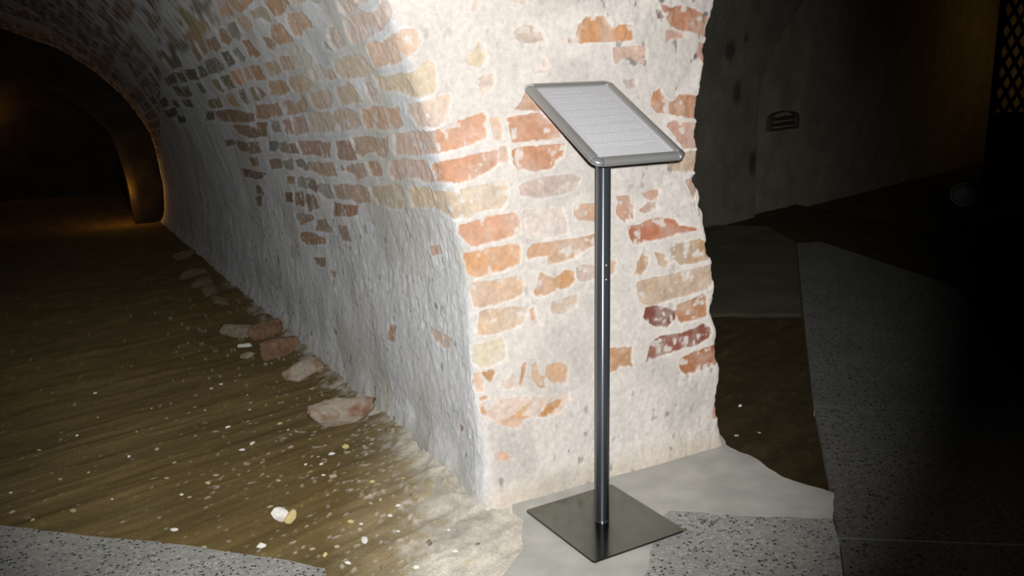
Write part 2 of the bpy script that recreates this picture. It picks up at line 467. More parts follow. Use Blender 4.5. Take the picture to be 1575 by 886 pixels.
survey(560, 160, S3, [
    ([(245, 240), (370, 225), (560, 215), (590, 205), (600, 395), (420, 415), (265, 400)], (202, 174, 158)),
    ([(580, 208), (700, 165), (850, 105), (965, 70), (985, 100), (985, 270), (880, 320), (760, 360), (590, 396)], (212, 160, 128)),
    ([(200, 560), (215, 460), (260, 445), (330, 440), (500, 450), (525, 500), (550, 560), (580, 625), (480, 630), (430, 590), (340, 590), (310, 620), (240, 610)], (200, 172, 160)),
    ([(545, 485), (690, 450), (800, 430), (880, 405), (1050, 370), (1080, 380), (1080, 480), (1000, 540), (880, 600), (760, 640), (640, 620), (590, 615)], (210, 156, 124)),
    ([(1090, 335), (1150, 340), (1160, 470), (1090, 470)], (217, 186, 164)),
    ([(1020, 115), (1090, 105), (1110, 160), (1110, 285), (1050, 290)], (217, 186, 164)),
    ([(1155, 110), (1420, 65), (1590, 220), (1590, 270), (1430, 290), (1190, 310), (1175, 200)], (204, 152, 122)),
    ([(1190, 380), (1240, 345), (1570, 322), (1612, 325), (1605, 420), (1545, 450), (1520, 510), (1370, 545), (1290, 520), (1240, 540), (1200, 480)], (203, 146, 112)),
    ([(360, 690), (430, 660), (560, 690), (750, 715), (805, 770), (815, 850), (860, 910), (770, 930), (700, 910), (600, 840), (400, 825)], (208, 186, 162)),
    ([(770, 690), (950, 650), (1130, 610), (1165, 680), (1150, 780), (1100, 840), (1010, 845), (900, 880), (860, 905), (820, 850), (800, 770)], (216, 194, 172)),
    ([(1245, 660), (1310, 620), (1440, 590), (1600, 575), (1700, 560), (1750, 600), (1700, 690), (1600, 730), (1420, 760), (1270, 740)], (202, 180, 170)),
    ([(45, 675), (240, 655), (310, 670), (330, 845), (230, 830), (120, 790), (70, 740)], (198, 176, 155)),
])
survey(420, 100, S2, [
    ([(1055, 545), (1130, 560), (1170, 510), (1320, 510), (1400, 540), (1500, 510), (1520, 620), (1560, 740), (1500, 770), (1300, 780), (1200, 740), (1130, 780), (1070, 660)], (200, 162, 134)),
    ([(430, 60), (520, 10), (600, 70), (620, 140), (570, 180), (480, 190)], (180, 172, 160)),
    ([(620, 70), (690, 50), (740, 170), (680, 190), (630, 140)], (185, 160, 145)),
    ([(180, 160), (320, 130), (420, 170), (470, 250), (420, 300), (320, 330), (250, 320), (180, 240)], (170, 145, 120)),
    ([(-40, 210), (100, 190), (190, 300), (150, 350), (50, 370), (-10, 350)], (150, 120, 85)),
    ([(430, 350), (640, 300), (690, 400), (690, 510), (560, 540), (490, 500)], (178, 152, 132)),
    ([(730, 270), (800, 280), (870, 215), (950, 260), (1060, 440), (960, 460), (860, 480), (800, 480), (760, 400)], (188, 168, 145)),
    ([(1080, 225), (1160, 240), (1220, 320), (1230, 410), (1250, 440), (1200, 460), (1130, 350)], (195, 170, 158)),
    ([(-230, 500), (-100, 480), (20, 470), (60, 450), (130, 600), (0, 610), (-90, 650), (-210, 640)], (146, 114, 90)),
    ([(110, 440), (210, 430), (260, 480), (360, 380), (410, 450), (400, 560), (300, 590), (180, 600), (140, 520)], (160, 132, 112)),
    ([(430, 600), (560, 580), (680, 570), (740, 720), (720, 800), (560, 810), (490, 810)], (180, 158, 140)),
    ([(710, 560), (900, 530), (1000, 600), (1050, 720), (1000, 770), (820, 800), (740, 690)], (185, 165, 145)),
    ([(230, 640), (370, 610), (430, 800), (270, 850)], (165, 138, 125)),
    ([(110, 660), (190, 650), (240, 820), (180, 830)], (155, 118, 95)),
    ([(-30, 670), (70, 680), (100, 800), (0, 820)], (128, 118, 102)),
])
survey(240, 100, S2, [
    ([(880, 90), (1000, 60), (1060, 200), (1070, 235), (980, 245), (920, 170)], (150, 110, 80)),
    ([(1030, 60), (1080, 40), (1160, 180), (1080, 190)], (145, 120, 95)),
    ([(1100, 30), (1240, 5), (1330, 170), (1200, 190)], (150, 108, 72)),
    ([(1290, -20), (1430, -45), (1490, 90), (1400, 150), (1350, 100)], (150, 130, 105)),
    ([(770, 140), (870, 130), (940, 270), (880, 290), (830, 240)], (88, 82, 58)),
    ([(680, 180), (740, 180), (820, 320), (790, 340), (690, 250)], (104, 90, 60)),
    ([(990, 310), (1030, 310), (1120, 450), (1090, 470), (1020, 400)], (95, 88, 64)),
    ([(1120, 290), (1150, 270), (1240, 430), (1180, 430)], (120, 105, 78)),
    ([(1200, 270), (1240, 280), (1330, 360), (1270, 410)], (130, 110, 80)),
    ([(840, 360), (900, 350), (1000, 490), (930, 500), (870, 440)], (125, 98, 70)),
    ([(620, 420), (740, 400), (790, 510), (650, 515)], (88, 80, 54)),
    ([(700, 560), (880, 545), (1060, 570), (1160, 590), (1180, 680), (900, 690), (780, 670)], (108, 82, 58)),
    ([(590, 570), (680, 560), (690, 660), (600, 670)], (78, 70, 48)),
    ([(920, 740), (980, 720), (1100, 740), (1180, 760), (1220, 850), (1120, 860), (1000, 810)], (115, 85, 58)),
    ([(1200, 700), (1330, 700), (1320, 850), (1230, 850)], (125, 95, 70)),
    ([(480, 220), (540, 220), (600, 330), (550, 345)], (72, 72, 60)),
    ([(330, 70), (460, 55), (520, 175), (400, 180)], (62, 62, 44)),
    ([(490, 40), (540, 15), (620, 120), (540, 150)], (67, 67, 57)),
    ([(580, -50), (700, -90), (780, -10), (820, 60), (650, 110)], (77, 80, 67)),
    ([(100, 170), (210, 110), (250, 200), (150, 250)], (58, 55, 36)),
    ([(240, 100), (290, 90), (370, 210), (310, 215)], (55, 55, 40)),
    ([(200, 270), (270, 260), (350, 370), (270, 375)], (55, 57, 42)),
    ([(310, 270), (370, 260), (420, 370), (370, 370)], (58, 60, 46)),
    ([(40, 430), (100, 400), (150, 480), (80, 510)], (50, 48, 34)),
    ([(190, 440), (240, 430), (290, 510), (240, 520)], (52, 50, 34)),
    ([(310, 440), (400, 420), (450, 500), (350, 510)], (62, 62, 48)),
    ([(90, 560), (230, 520), (250, 600), (140, 640)], (50, 48, 34)),
    ([(250, 620), (340, 620), (350, 690), (280, 700)], (54, 50, 34)),
])
survey(240, 0, S2, [
    ([(390, 60), (440, 10), (640, -10), (640, 80), (500, 185), (420, 150)], (74, 76, 64)),
    ([(255, 110), (310, 80), (470, 230), (450, 290), (380, 300), (290, 180)], (82, 78, 48)),
    ([(220, 220), (270, 230), (340, 300), (290, 310)], (72, 72, 52)),
    ([(380, 320), (470, 300), (500, 260), (560, 240), (650, 320), (690, 370), (540, 430), (420, 510), (340, 520), (320, 420)], (102, 82, 52)),
    ([(590, 160), (680, 130), (790, 240), (770, 310), (700, 330), (620, 240)], (105, 95, 82)),
    ([(710, 100), (760, 40), (840, 50), (930, 140), (930, 190), (850, 240), (790, 210)], (135, 100, 72)),
    ([(870, 20), (950, -20), (1170, -10), (1080, 100), (1000, 150), (930, 110)], (135, 100, 65)),
    ([(730, 380), (800, 350), (900, 490), (860, 550), (790, 510)], (120, 90, 62)),
    ([(820, 320), (930, 270), (1030, 440), (980, 505), (920, 450)], (105, 98, 82)),
    ([(970, 240), (1090, 195), (1160, 310), (1100, 400), (1030, 370)], (140, 118, 95)),
    ([(1130, 140), (1240, 90), (1320, 120), (1380, 280), (1250, 220), (1190, 225)], (135, 125, 105)),
    ([(1040, 500), (1110, 495), (1250, 660), (1200, 695), (1130, 670)], (130, 95, 60)),
    ([(910, 620), (970, 590), (1060, 700), (1050, 760), (980, 710)], (102, 102, 94)),
    ([(780, 640), (860, 620), (950, 770), (880, 800)], (80, 78, 60)),
    ([(590, 490), (700, 440), (780, 580), (720, 630), (640, 600)], (107, 84, 57)),
    ([(490, 510), (560, 490), (610, 640), (580, 665)], (102, 80, 52)),
    ([(410, 600), (470, 550), (560, 710), (500, 750)], (97, 82, 50)),
    ([(110, 540), (280, 450), (380, 570), (200, 660)], (62, 60, 42)),
    ([(130, 720), (260, 660), (310, 800), (200, 840)], (64, 60, 42)),
    ([(80, 360), (140, 350), (200, 430), (150, 450)], (62, 68, 54)),
    ([(1270, 460), (1340, 450), (1430, 530), (1410, 620), (1350, 580)], (140, 115, 90)),
    ([(0, 600), (90, 640), (140, 700), (40, 720)], (56, 54, 40)),
])
survey(340, 200, S28, [
    ([(145, 20), (380, 0), (380, 50), (250, 70)], (112, 87, 64)),
    ([(30, 90), (90, 85), (110, 120), (40, 140)], (87, 74, 57)),
    ([(120, 95), (210, 110), (235, 180), (160, 180)], (97, 82, 64)),
    ([(215, 115), (320, 100), (340, 190), (260, 205)], (110, 92, 72)),
    ([(400, 110), (480, 100), (500, 150), (450, 190), (410, 170)], (104, 104, 98)),
    ([(500, 110), (570, 95), (600, 200), (510, 180)], (130, 115, 100)),
    ([(590, 120), (640, 115), (670, 200), (610, 200)], (140, 110, 92)),
    ([(665, 100), (730, 95), (780, 100), (860, 95), (940, 115), (940, 230), (880, 235), (800, 205), (700, 210)], (160, 125, 108)),
    ([(985, 100), (1100, 95), (1140, 170), (1170, 250), (1080, 265), (1010, 230), (1010, 180)], (165, 130, 112)),
    ([(1130, 70), (1240, 60), (1400, 75), (1440, 60), (1450, 140), (1430, 230), (1380, 230), (1330, 190), (1270, 190), (1220, 230), (1170, 200)], (185, 155, 130)),
    ([(240, 250), (300, 235), (310, 310), (270, 310)], (115, 85, 62)),
    ([(180, 335), (290, 360), (375, 380), (330, 420), (200, 400)], (97, 77, 60)),
    ([(400, 260), (430, 330), (480, 335), (520, 320), (510, 250)], (130, 105, 88)),
    ([(530, 270), (610, 250), (620, 340), (550, 330)], (135, 120, 108)),
    ([(640, 260), (700, 250), (740, 300), (750, 350), (660, 310)], (125, 118, 110)),
    ([(740, 270), (800, 280), (950, 285), (1000, 395), (900, 400), (840, 380), (750, 330)], (165, 138, 115)),
    ([(1060, 340), (1110, 295), (1220, 285), (1250, 390), (1170, 430), (1130, 370)], (175, 145, 125)),
    ([(1000, 300), (1050, 320), (1050, 350), (1010, 340)], (160, 135, 120)),
    ([(1260, 285), (1340, 270), (1385, 340), (1385, 395), (1300, 395)], (185, 145, 118)),
    ([(570, 400), (630, 400), (640, 460), (570, 460)], (138, 118, 78)),
    ([(660, 410), (710, 410), (740, 500), (670, 490)], (140, 132, 110)),
    ([(730, 415), (790, 415), (830, 480), (820, 540), (760, 500)], (130, 105, 92)),
    ([(840, 460), (930, 470), (970, 590), (900, 600), (840, 520)], (152, 148, 134)),
    ([(960, 480), (1090, 470), (1110, 600), (1000, 590)], (170, 145, 125)),
    ([(1100, 480), (1190, 475), (1260, 500), (1290, 620), (1180, 640), (1110, 580)], (180, 150, 130)),
    ([(1290, 500), (1440, 485), (1540, 490), (1560, 680), (1480, 665), (1370, 640)], (190, 170, 148)),
    ([(545, 540), (610, 545), (615, 620), (560, 625)], (120, 90, 60)),
    ([(635, 540), (700, 540), (720, 660), (650, 640)], (130, 105, 80)),
    ([(720, 560), (800, 560), (840, 670), (760, 700)], (135, 110, 90)),
    ([(960, 630), (1030, 640), (1040, 740), (960, 750)], (155, 120, 92)),
    ([(1045, 650), (1170, 655), (1175, 730), (1050, 745)], (165, 120, 92)),
    ([(650, 720), (790, 740), (800, 770), (680, 820)], (150, 122, 100)),
    ([(810, 790), (900, 770), (950, 880), (820, 870)], (150, 128, 112)),
    ([(300, 580), (345, 570), (340, 660), (310, 650)], (100, 90, 58)),
    ([(300, 480), (340, 500), (360, 560), (310, 550)], (96, 84, 66)),
])
survey(420, 300, S28, [
    ([(230, 330), (310, 320), (440, 370), (450, 420), (300, 425), (240, 390)], (150, 118, 88)),
    ([(340, 540), (450, 545), (450, 620), (400, 610)], (140, 115, 100)),
    ([(500, 640), (540, 660), (540, 710), (510, 700)], (180, 150, 125)),
    ([(550, 270), (640, 270), (670, 400), (590, 390)], (160, 130, 112)),
    ([(1355, 435), (1440, 430), (1455, 500), (1380, 520)], (206, 172, 152)),
    ([(1010, 1130), (1060, 1120), (1050, 1260), (1000, 1240)], (190, 150, 125)),
])
survey(620, 320, S3, [
    ([(445, 135), (520, 120), (660, 75), (900, 35), (940, 100), (940, 200), (830, 245), (690, 280), (560, 310), (510, 270), (445, 200)], (212, 162, 132)),
    ([(480, 360), (560, 355), (700, 320), (930, 280), (955, 350), (950, 450), (830, 500), (580, 560), (515, 530), (490, 420)], (214, 163, 120)),
    ([(525, 600), (700, 590), (960, 545), (980, 620), (970, 700), (880, 740), (620, 805), (575, 790), (545, 690)], (218, 184, 158)),
    ([(970, 20), (1280, 0), (1320, 100), (1330, 200), (1200, 240), (1010, 235), (965, 150)], (218, 202, 194)),
    ([(1010, 330), (1060, 290), (1240, 260), (1410, 240), (1570, 210), (1570, 280), (1480, 330), (1390, 400), (1280, 430), (1180, 450), (1180, 390), (1080, 390), (1010, 415)], (205, 166, 136)),
    ([(1070, 680), (1110, 520), (1190, 560), (1230, 570), (1310, 500), (1380, 510), (1385, 580), (1340, 640), (1240, 660), (1200, 680), (1120, 715), (1065, 710)], (204, 156, 112)),
    ([(1395, 480), (1480, 455), (1560, 470), (1560, 560), (1480, 590), (1420, 590)], (204, 180, 170)),
    ([(1200, 760), (1300, 730), (1410, 700), (1410, 790), (1290, 860), (1200, 850)], (213, 184, 162)),
    ([(1030, 820), (1060, 800), (1080, 900), (1130, 960), (1080, 950), (1040, 900)], (210, 172, 142)),
])
survey(660, 480, S3, [
    ([(410, -10), (560, -30), (680, -40), (790, -30), (780, 60), (740, 110), (620, 150), (480, 185), (390, 180), (400, 90)], (216, 186, 160)),
    ([(350, 270), (470, 240), (590, 205), (625, 290), (620, 380), (500, 440), (400, 450), (350, 390)], (222, 207, 184)),
    ([(350, 500), (410, 480), (440, 580), (430, 640), (370, 640), (345, 580)], (220, 188, 168)),
    ([(420, 490), (520, 460), (540, 490), (510, 560), (485, 570)], (198, 146, 90)),
    ([(735, 590), (760, 420), (790, 405), (775, 520), (750, 600)], (204, 156, 118)),
    ([(830, 420), (870, 410), (890, 500), (940, 520), (940, 620), (890, 610), (850, 560), (830, 500)], (208, 172, 142)),
    ([(950, 430), (1080, 405), (1130, 450), (1120, 575), (1010, 570), (950, 520)], (213, 170, 136)),
    ([(400, 750), (480, 720), (700, 690), (860, 690), (1010, 690), (1130, 650), (1150, 720), (1080, 800), (960, 850), (860, 840), (700, 880), (560, 886), (420, 820)], (222, 198, 184)),
    ([(660, 850), (760, 770), (850, 720), (830, 760), (740, 840), (840, 850), (700, 880)], (214, 168, 124)),
    ([(900, 840), (960, 760), (1030, 710), (1080, 720), (1050, 780), (950, 850)], (207, 155, 102)),
    ([(400, 700), (440, 680), (490, 685), (420, 720)], (206, 155, 110)),
    ([(410, 780), (440, 760), (480, 830), (420, 830)], (208, 160, 118)),
    ([(0, 110), (100, 170), (180, 220), (180, 285), (110, 290), (50, 230)], (212, 188, 172)),
    ([(540, 880), (700, 860), (760, 880), (720, 930), (600, 920)], (216, 178, 150)),
    ([(590, 560), (700, 520), (720, 600), (620, 630)], (216, 192, 178)),
])
survey(540, 560, S28, [([(1240, 770), (1330, 760), (1400, 810), (1320, 835), (1250, 830)], (212, 170, 146)),
                       ([(930, 500), (955, 560), (940, 600), (925, 540)], (150, 128, 105))])
survey(840, 320, S3, [
    ([(665, 145), (740, 140), (800, 110), (870, 80), (1050, 90), (1070, 150), (1120, 140), (1215, 165), (1200, 185), (1060, 205), (980, 240), (850, 265), (790, 260), (770, 290), (720, 300), (685, 240)], (190, 118, 84)),
    ([(1000, 330), (1060, 290), (1240, 245), (1300, 290), (1325, 350), (1310, 410), (1190, 440), (1080, 460), (1020, 400)], (188, 150, 110)),
    ([(740, 470), (780, 370), (830, 400), (830, 450), (780, 540), (725, 540)], (198, 158, 126)),
    ([(880, 360), (960, 370), (990, 440), (960, 490), (910, 460)], (194, 164, 134)),
    ([(735, 600), (900, 560), (1050, 520), (1330, 455), (1345, 560), (1320, 640), (1180, 690), (1000, 740), (840, 790), (760, 760)], (200, 172, 148)),
    ([(805, 800), (900, 785), (1050, 830), (1040, 900), (985, 960), (900, 965), (840, 935), (790, 880)], (136, 76, 62)),
    ([(1060, 780), (1130, 760), (1270, 690), (1290, 720), (1290, 870), (1200, 900), (1090, 930), (1050, 850)], (193, 138, 100)),
    ([(515, 420), (570, 440), (560, 520), (515, 545)], (212, 174, 146)),
])
survey(840, 480, S3, [
    ([(815, 405), (840, 290), (880, 220), (960, 190), (1080, 170), (1180, 140), (1270, 90), (1330, 130), (1310, 210), (1200, 270), (1060, 310), (950, 350), (870, 375)], (152, 90, 70)),
    ([(1080, 380), (1180, 320), (1370, 260), (1385, 340), (1370, 420), (1230, 470), (1120, 500), (1085, 460)], (178, 114, 72)),
    ([(490, 310), (560, 290), (690, 280), (690, 400), (700, 440), (600, 440), (560, 480), (490, 490)], (198, 148, 108)),
    ([(1350, 730), (1385, 710), (1380, 850), (1350, 860)], (192, 144, 112)),
])

# how strongly the flash reaches each part of the left wall, to turn seen colour into the brick's own colour
_ix = [240, 280, 360, 440, 520, 620, 700, 1200]
_iv = [92, 110, 142, 176, 206, 224, 228, 228]


def own_colour(c, x):
    a = lin(c) / (lin(np.interp(x, _ix, _iv)) / lin(228))
    g = a.mean()
    a = g + (a - g) * np.interp(x, [250, 340, 600, 720], [0.6, 0.66, 0.74, 0.88])
    if x < 360:      # keeps the far bricks warm, with no green cast
        a = np.array([max(a[0], 1.08 * a[1]), a[1], min(a[2], 0.9 * a[1])])
    return np.clip(a * np.array([1.08, 1.10, 1.07]), 0.03, 0.80)


wx = PX + 1.3 * fbm(np.stack([PX / 7, PY / 7, PX * 0], -1), 2, 3)
wy = PY + 1.3 * fbm(np.stack([PX / 7, PY / 7, PX * 0 + 9], -1), 2, 4)
edge_n = fbm(np.stack([PX / 4.5, PY / 4.5, PX * 0], -1), 2, 21)
mask = np.zeros((nr, NC)); bcol = np.zeros((nr, NC, 3))
fx = wx.ravel(); fy = wy.ravel(); en = edge_n.ravel()
rim = np.zeros((nr, NC)); rm = rim.ravel()
mk = mask.ravel(); bc = bcol.reshape(-1, 3)
for pts, col in BR:
    lo = pts.min(0) - 4; hi = pts.max(0) + 4
    sel = np.nonzero((fx > lo[0]) & (fx < hi[0]) & (fy > lo[1]) & (fy < hi[1]))[0]
    if len(sel) == 0: continue
    X = fx[sel]; Y = fy[sel]
    ins = np.zeros(len(sel), bool); dmin = np.full(len(sel), 1e9)
    for k in range(len(pts)):
        x0, y0 = pts[k]; x1, y1 = pts[(k + 1) % len(pts)]
        cond = ((y0 > Y) != (y1 > Y))
        xi = (x1 - x0) * (Y - y0) / ((y1 - y0) if y1 != y0 else 1e-9) + x0
        ins ^= cond & (X < xi)
        ex, ey = x1 - x0, y1 - y0
        t = np.clip(((X - x0) * ex + (Y - y0) * ey) / (ex * ex + ey * ey + 1e-9), 0, 1)
        dmin = np.minimum(dmin, np.hypot(X - x0 - t * ex, Y - y0 - t * ey))
    sd = np.where(ins, dmin, -dmin) + 1.0 * en[sel] + (0.8 if pts[:, 0].mean() < 620 else 0.2)
    mm = sstep(-0.9, 1.0, sd)
    rm[sel] = np.maximum(rm[sel], sstep(-4.5, -1.0, sd))
    c = own_colour(col, pts[:, 0].mean())
    ov = mm > 0.45
    bc[sel[ov]] = c
    newc = (~ov) & (mk[sel] < 0.02)
    bc[sel[newc]] = c
    mk[sel] = np.maximum(mk[sel], mm)
mask = mk.reshape(nr, NC); rim = rm.reshape(nr, NC); bcol = bc.reshape(nr, NC, 3)

# courses that carry on beyond the surveyed stretch (deep in the tunnel, overhead, round the back)
beyond = (PX < 246) | (PY < -3) | (PX < -50) | (np.arange(NC)[None, :] >= ncl + NF)
rowh = 0.090
rowi = np.floor(trow / rowh + 0.15 * fbm(np.stack([wcoord * 1.3, trow * 2, trow * 0], -1), 2, 31)).astype(int)
fyv = trow / rowh + 0.15 * fbm(np.stack([wcoord * 1.3, trow * 2, trow * 0], -1), 2, 31) - rowi
z0 = rowi * 0
off = _hash(rowi, z0, z0, 41) * 3
bw = np.where(_hash(rowi, z0 + 3, z0, 44) > 0.35, 0.155, 0.29)
xx = wcoord / bw + off + 0.12 * fbm(np.stack([wcoord * 9, trow * 9, trow * 0], -1), 2, 33)
bi = np.floor(xx).astype(int); fxv = xx - bi
jag = 0.07 * fbm(np.stack([wcoord * 30, trow * 30, trow * 0], -1), 2, 35)
g_ = 0.018 / bw
inb = sstep(0.02, 0.16, np.minimum(fyv, 1 - fyv) + jag) * sstep(0.0, 0.08, np.minimum(fxv, 1 - fxv) - g_ * 0.4 + jag * 0.5)
lowz = np.where(is_left, 0.95, 0.5)
cover = sstep(-0.08, 0.12, fbm(np.stack([wcoord * 1.1, trow * 1.6, trow * 0], -1), 3, 37) + 0.25) * sstep(-0.06, 0.10, zc - lowz + 0.12 * fbm(np.stack([wcoord * 2, trow * 3, trow * 0], -1), 2, 38))
pres = (_hash(bi, rowi, z0, 43) < 0.86)
pm = inb * pres * cover * beyond
pal = np.array([lin(c) for c in ((168, 132, 106), (156, 130, 106), (144, 124, 106), (170, 142, 118), (124, 114, 102), (160, 122, 98))])
pc = pal[(_hash(bi, rowi, z0 + 1, 45) * 5.999).astype(int)]
bcol = np.where((pm > mask)[..., None], pc, bcol)
mask = np.maximum(mask, pm)

# lime smears left on the bricks
seedp = PW * 1.0
smear = fbm(seedp * 38, 3, 51)
lum = bcol.mean(-1)
haze = 0.30 * sstep(-0.12, 0.12, wcoord) * sstep(-0.25, 0.45, fbm(PW * 22, 4, 56))
mask_v = mask * (1 - haze) * (1 - 0.85 * sstep(0.28, 0.42, smear + 0.10 * sstep(0.25, 0.1, lum)))
bvar = 1 + 0.16 * fbm(seedp * 26, 3, 53) + 0.10 * fbm(seedp * 90, 2, 54)
hue = fbm(seedp * 18, 2, 55)
bcol = bcol * bvar[..., None] * (1 + hue[..., None] * np.array([0.04, 0.0, -0.05]))
# plaster
front_w = sstep(-0.03, 0.04, wcoord + 0.035 * fbm(seedp * 11, 3, 60))[..., None]
pl_left = lin((223, 224, 225)); pl_front = lin((226, 219, 212))
pcol = pl_left * (1 - front_w) + pl_front * front_w
pcol = pcol * (1 + 0.07 * fbm(seedp * 7, 4, 61) + 0.07 * fbm(seedp * 45, 3, 62))[..., None]
grey = sstep(0.05, 0.45, fbm(seedp * 5.5, 3, 63) + 0.45 * sstep(0.50, 0.85, wcoord) * sstep(0.85, 1.2, zc))
grey = grey * (1 - 0.75 * sstep(0.5, 0.2, wcoord) * sstep(0.0, 0.1, wcoord) * sstep(0.85, 1.0, zc))
beige = sstep(0.0, 0.35, fbm(seedp * 2.6, 3, 67)) * (wcoord < 0.02)
pcol = pcol * (1 - beige[..., None] * np.array([0.16, 0.18, 0.25]))
pcol = pcol * (1 - 0.13 * grey[..., None] * np.array([1.0, 0.98, 1.0]))
# dark pits and scuffs, densest low on the left wall
rough_zone = np.where(wcoord < 0, sstep(1.0, 0.75, zc + 0.1 * fbm(seedp * 4, 2, 64)), 0.25 + 0.45 * sstep(0.35, 0.15, zc) + 0.75 * sstep(0.48, 0.75, wcoord) * sstep(0.75, 1.0, zc) + 0.2 * sstep(0.5, 0.8, wcoord))
pit = sstep(0.44, 0.58, fbm(seedp * np.array([42, 42, 26]), 3, 65)) * rough_zone
pcol = pcol * (1 - 0.58 * pit[..., None])
pcol = pcol * (1 + 0.10 * rim * (1 - mask))[..., None]
bdirt = sstep(0.10, 0.0, zc + 0.05 * fbm(seedp * 12, 2, 66))
pcol = pcol * (1 - bdirt[..., None] * np.array([0.06, 0.10, 0.18]))
tint = pcol * (1 - mask_v[..., None]) + bcol * mask_v[..., None]
tint = np.clip(tint, 0.02, 0.88)

# relief
gu = np.gradient(PW, axis=1); gv = np.gradient(PW, axis=0)
N = np.cross(gu, gv); N /= (np.linalg.norm(N, axis=-1, keepdims=True) + 1e-12)
toeye = EYE - PW
flipn = np.sign((N * toeye).sum(-1)[nr // 4, ncl + NF // 2])
N = N * flipn
disp = 0.008 * fbm(seedp * 3.2, 3, 71) + 0.0022 * fbm(seedp * 14, 3, 72)
ridge = 1 - np.abs(fbm(seedp * np.array([17, 17, 9]), 4, 73))
crk = 1 - np.abs(fbm(seedp * np.array([30, 30, 20]) + 3.0, 3, 78))
patchy = sstep(-0.15, 0.25, fbm(seedp * 3.5, 3, 79))
disp += rough_zone * (0.0045 * (ridge - 0.75) + patchy * 0.0085 * (crk - 0.8) + 0.0022 * fbm(seedp * 40, 3, 74)) - 0.004 * pit
disp -= 0.0065 * mask * (0.6 + 0.5 * fbm(seedp * 9, 2, 75))
disp += 0.0022 * fbm(seedp * 60, 3, 76) * (0.4 + mask)
# batter: the foot of the wall thickens
foot = sstep(0.16, 0.0, zc + 0.05 * fbm(seedp * 7, 3, 77))
disp += 0.030 * foot * (wcoord < 0.0) + 0.010 * foot * (wcoord >= 0)
disp[:, -1] = 0
PWd = PW + N * disp[..., None]
# rows and columns reach further back so that no edge is open
me = grid_mesh('wall_pier', PWd, tint, flip=flipn < 0)
wall = link_mesh('wall_pier', me, M_wall); tag(wall, kind='structure')

# ------------------------------------------------------------------ rest of the tunnel vault (left half) and the wall above its mouth
cu = near[-1, 0]; fcu = far[-1, 0]
sl2 = np.concatenate([np.linspace(0, 3, 50), np.linspace(3.2, LEN, 40)])
t2 = np.linspace(0, tk[-1], 90)[::-1]
nu2 = 2 * cu - smooth_interp(t2, tk, near[:, 0]); nz2 = smooth_interp(t2, tk, near[:, 1])
fu2 = 2 * fcu - smooth_interp(t2, tk, far[:, 0]); fz2 = smooth_interp(t2, tk, far[:, 1])
Pn2 = A + nu2[:, None] * fd + nz2[:, None] * ZUP
Pf2 = A + AX * LEN + fu2[:, None] * fd + fz2[:, None] * ZUP
k2 = (sl2 / LEN)[None, :, None]
P2g = Pn2[:, None] * (1 - k2) + Pf2[:, None] * k2
sd2 = P2g
row2 = np.floor(np.repeat(t2[:, None], len(sl2), 1) / 0.09).astype(int)
b2 = np.floor(np.repeat(sl2[None], len(t2), 0) / 0.2 + _hash(row2, row2 * 0, row2 * 0, 7) * 3).astype(int)
c2 = pal[(_hash(b2, row2, row2 * 0, 45) * 5.999).astype(int)]
cov2 = sstep(-0.1, 0.1, fbm(sd2 * 2, 3, 81))[..., None]
tint2 = lin((205, 205, 200)) * (1 - cov2) + c2 * cov2
P2g = P2g + 0.012 * fbm(sd2 * 4, 3, 82)[..., None] * fd
me = grid_mesh('wall_left', P2g, tint2)
tag(link_mesh('wall_left', me, M_wall), kind='structure')

# end of the tunnel: a ring wall with a lower arch through it, and a short dark vault behind
Bend = A + AX * LEN
nplane = np.array([-fd[1], fd[0], 0])


def on_plane(x, y, B0):
    d = ray(x, y); t = ((B0 - EYE) @ nplane) / (d @ nplane)
    P = EYE + d * t
    return (P - B0) @ fd, (P - B0)[2]


inn = [on_plane(x, y, Bend) for x, y in ((206, 330), (200, 296), (190, 257), (170, 211), (146, 184), (118, 163), (68, 136), (0, 122))]
inn = [(inn[0][0] + 0.02, -0.25)] + inn + [(-2.3, inn[-1][1] + 0.10)]
iu = np.array([q[0] for q in inn]); iz = np.array([q[1] for q in inn])
k = np.linspace(0, len(inn) - 1, 60)
iu_ = smooth_interp(k, np.arange(len(inn)), iu); iz_ = smooth_interp(k, np.arange(len(inn)), iz)
ou_ = smooth_interp(np.linspace(0, tk[-1], 60), tk, far[:, 0]) + 0.25; oz_ = smooth_interp(np.linspace(0, tk[-1], 60), tk, far[:, 1]) + 0.25
ou_[-1] = -2.3
iu_f = np.concatenate([iu_, (-4.6 - iu_[::-1])[1:]]); iz_f = np.concatenate([iz_, iz_[::-1][1:]])
ou_f = np.concatenate([ou_, (-4.6 - ou_[::-1])[1:]]); oz_f = np.concatenate([oz_, oz_[::-1][1:]])
oz_f[0] = oz_f[-1] = -0.25
RW = 0.16    # ring stands this far past the end of the vault


def pt(u, z, s): return Bend + AXH * s + fd * u + ZUP * z


ring = []
for kk in range(7):
    a = kk / 6
    ring.append([pt(ou_f[j] * (1 - a) + iu_f[j] * a, oz_f[j] * (1 - a) + iz_f[j] * a, RW) for j in range(len(iu_f))])
for dd in (0.15, 0.45, 1.2, 2.2, 3.2, 4.2):
    ring.append([pt(iu_f[j], iz_f[j], RW + dd) for j in range(len(iu_f))])
ring = np.array(ring)
ring = ring + 0.02 * fbm(ring * 5, 3, 91)[..., None] * nplane
me = grid_mesh('wall_end', ring)
tag(link_mesh('wall_end', me, M_dark), kind='structure')
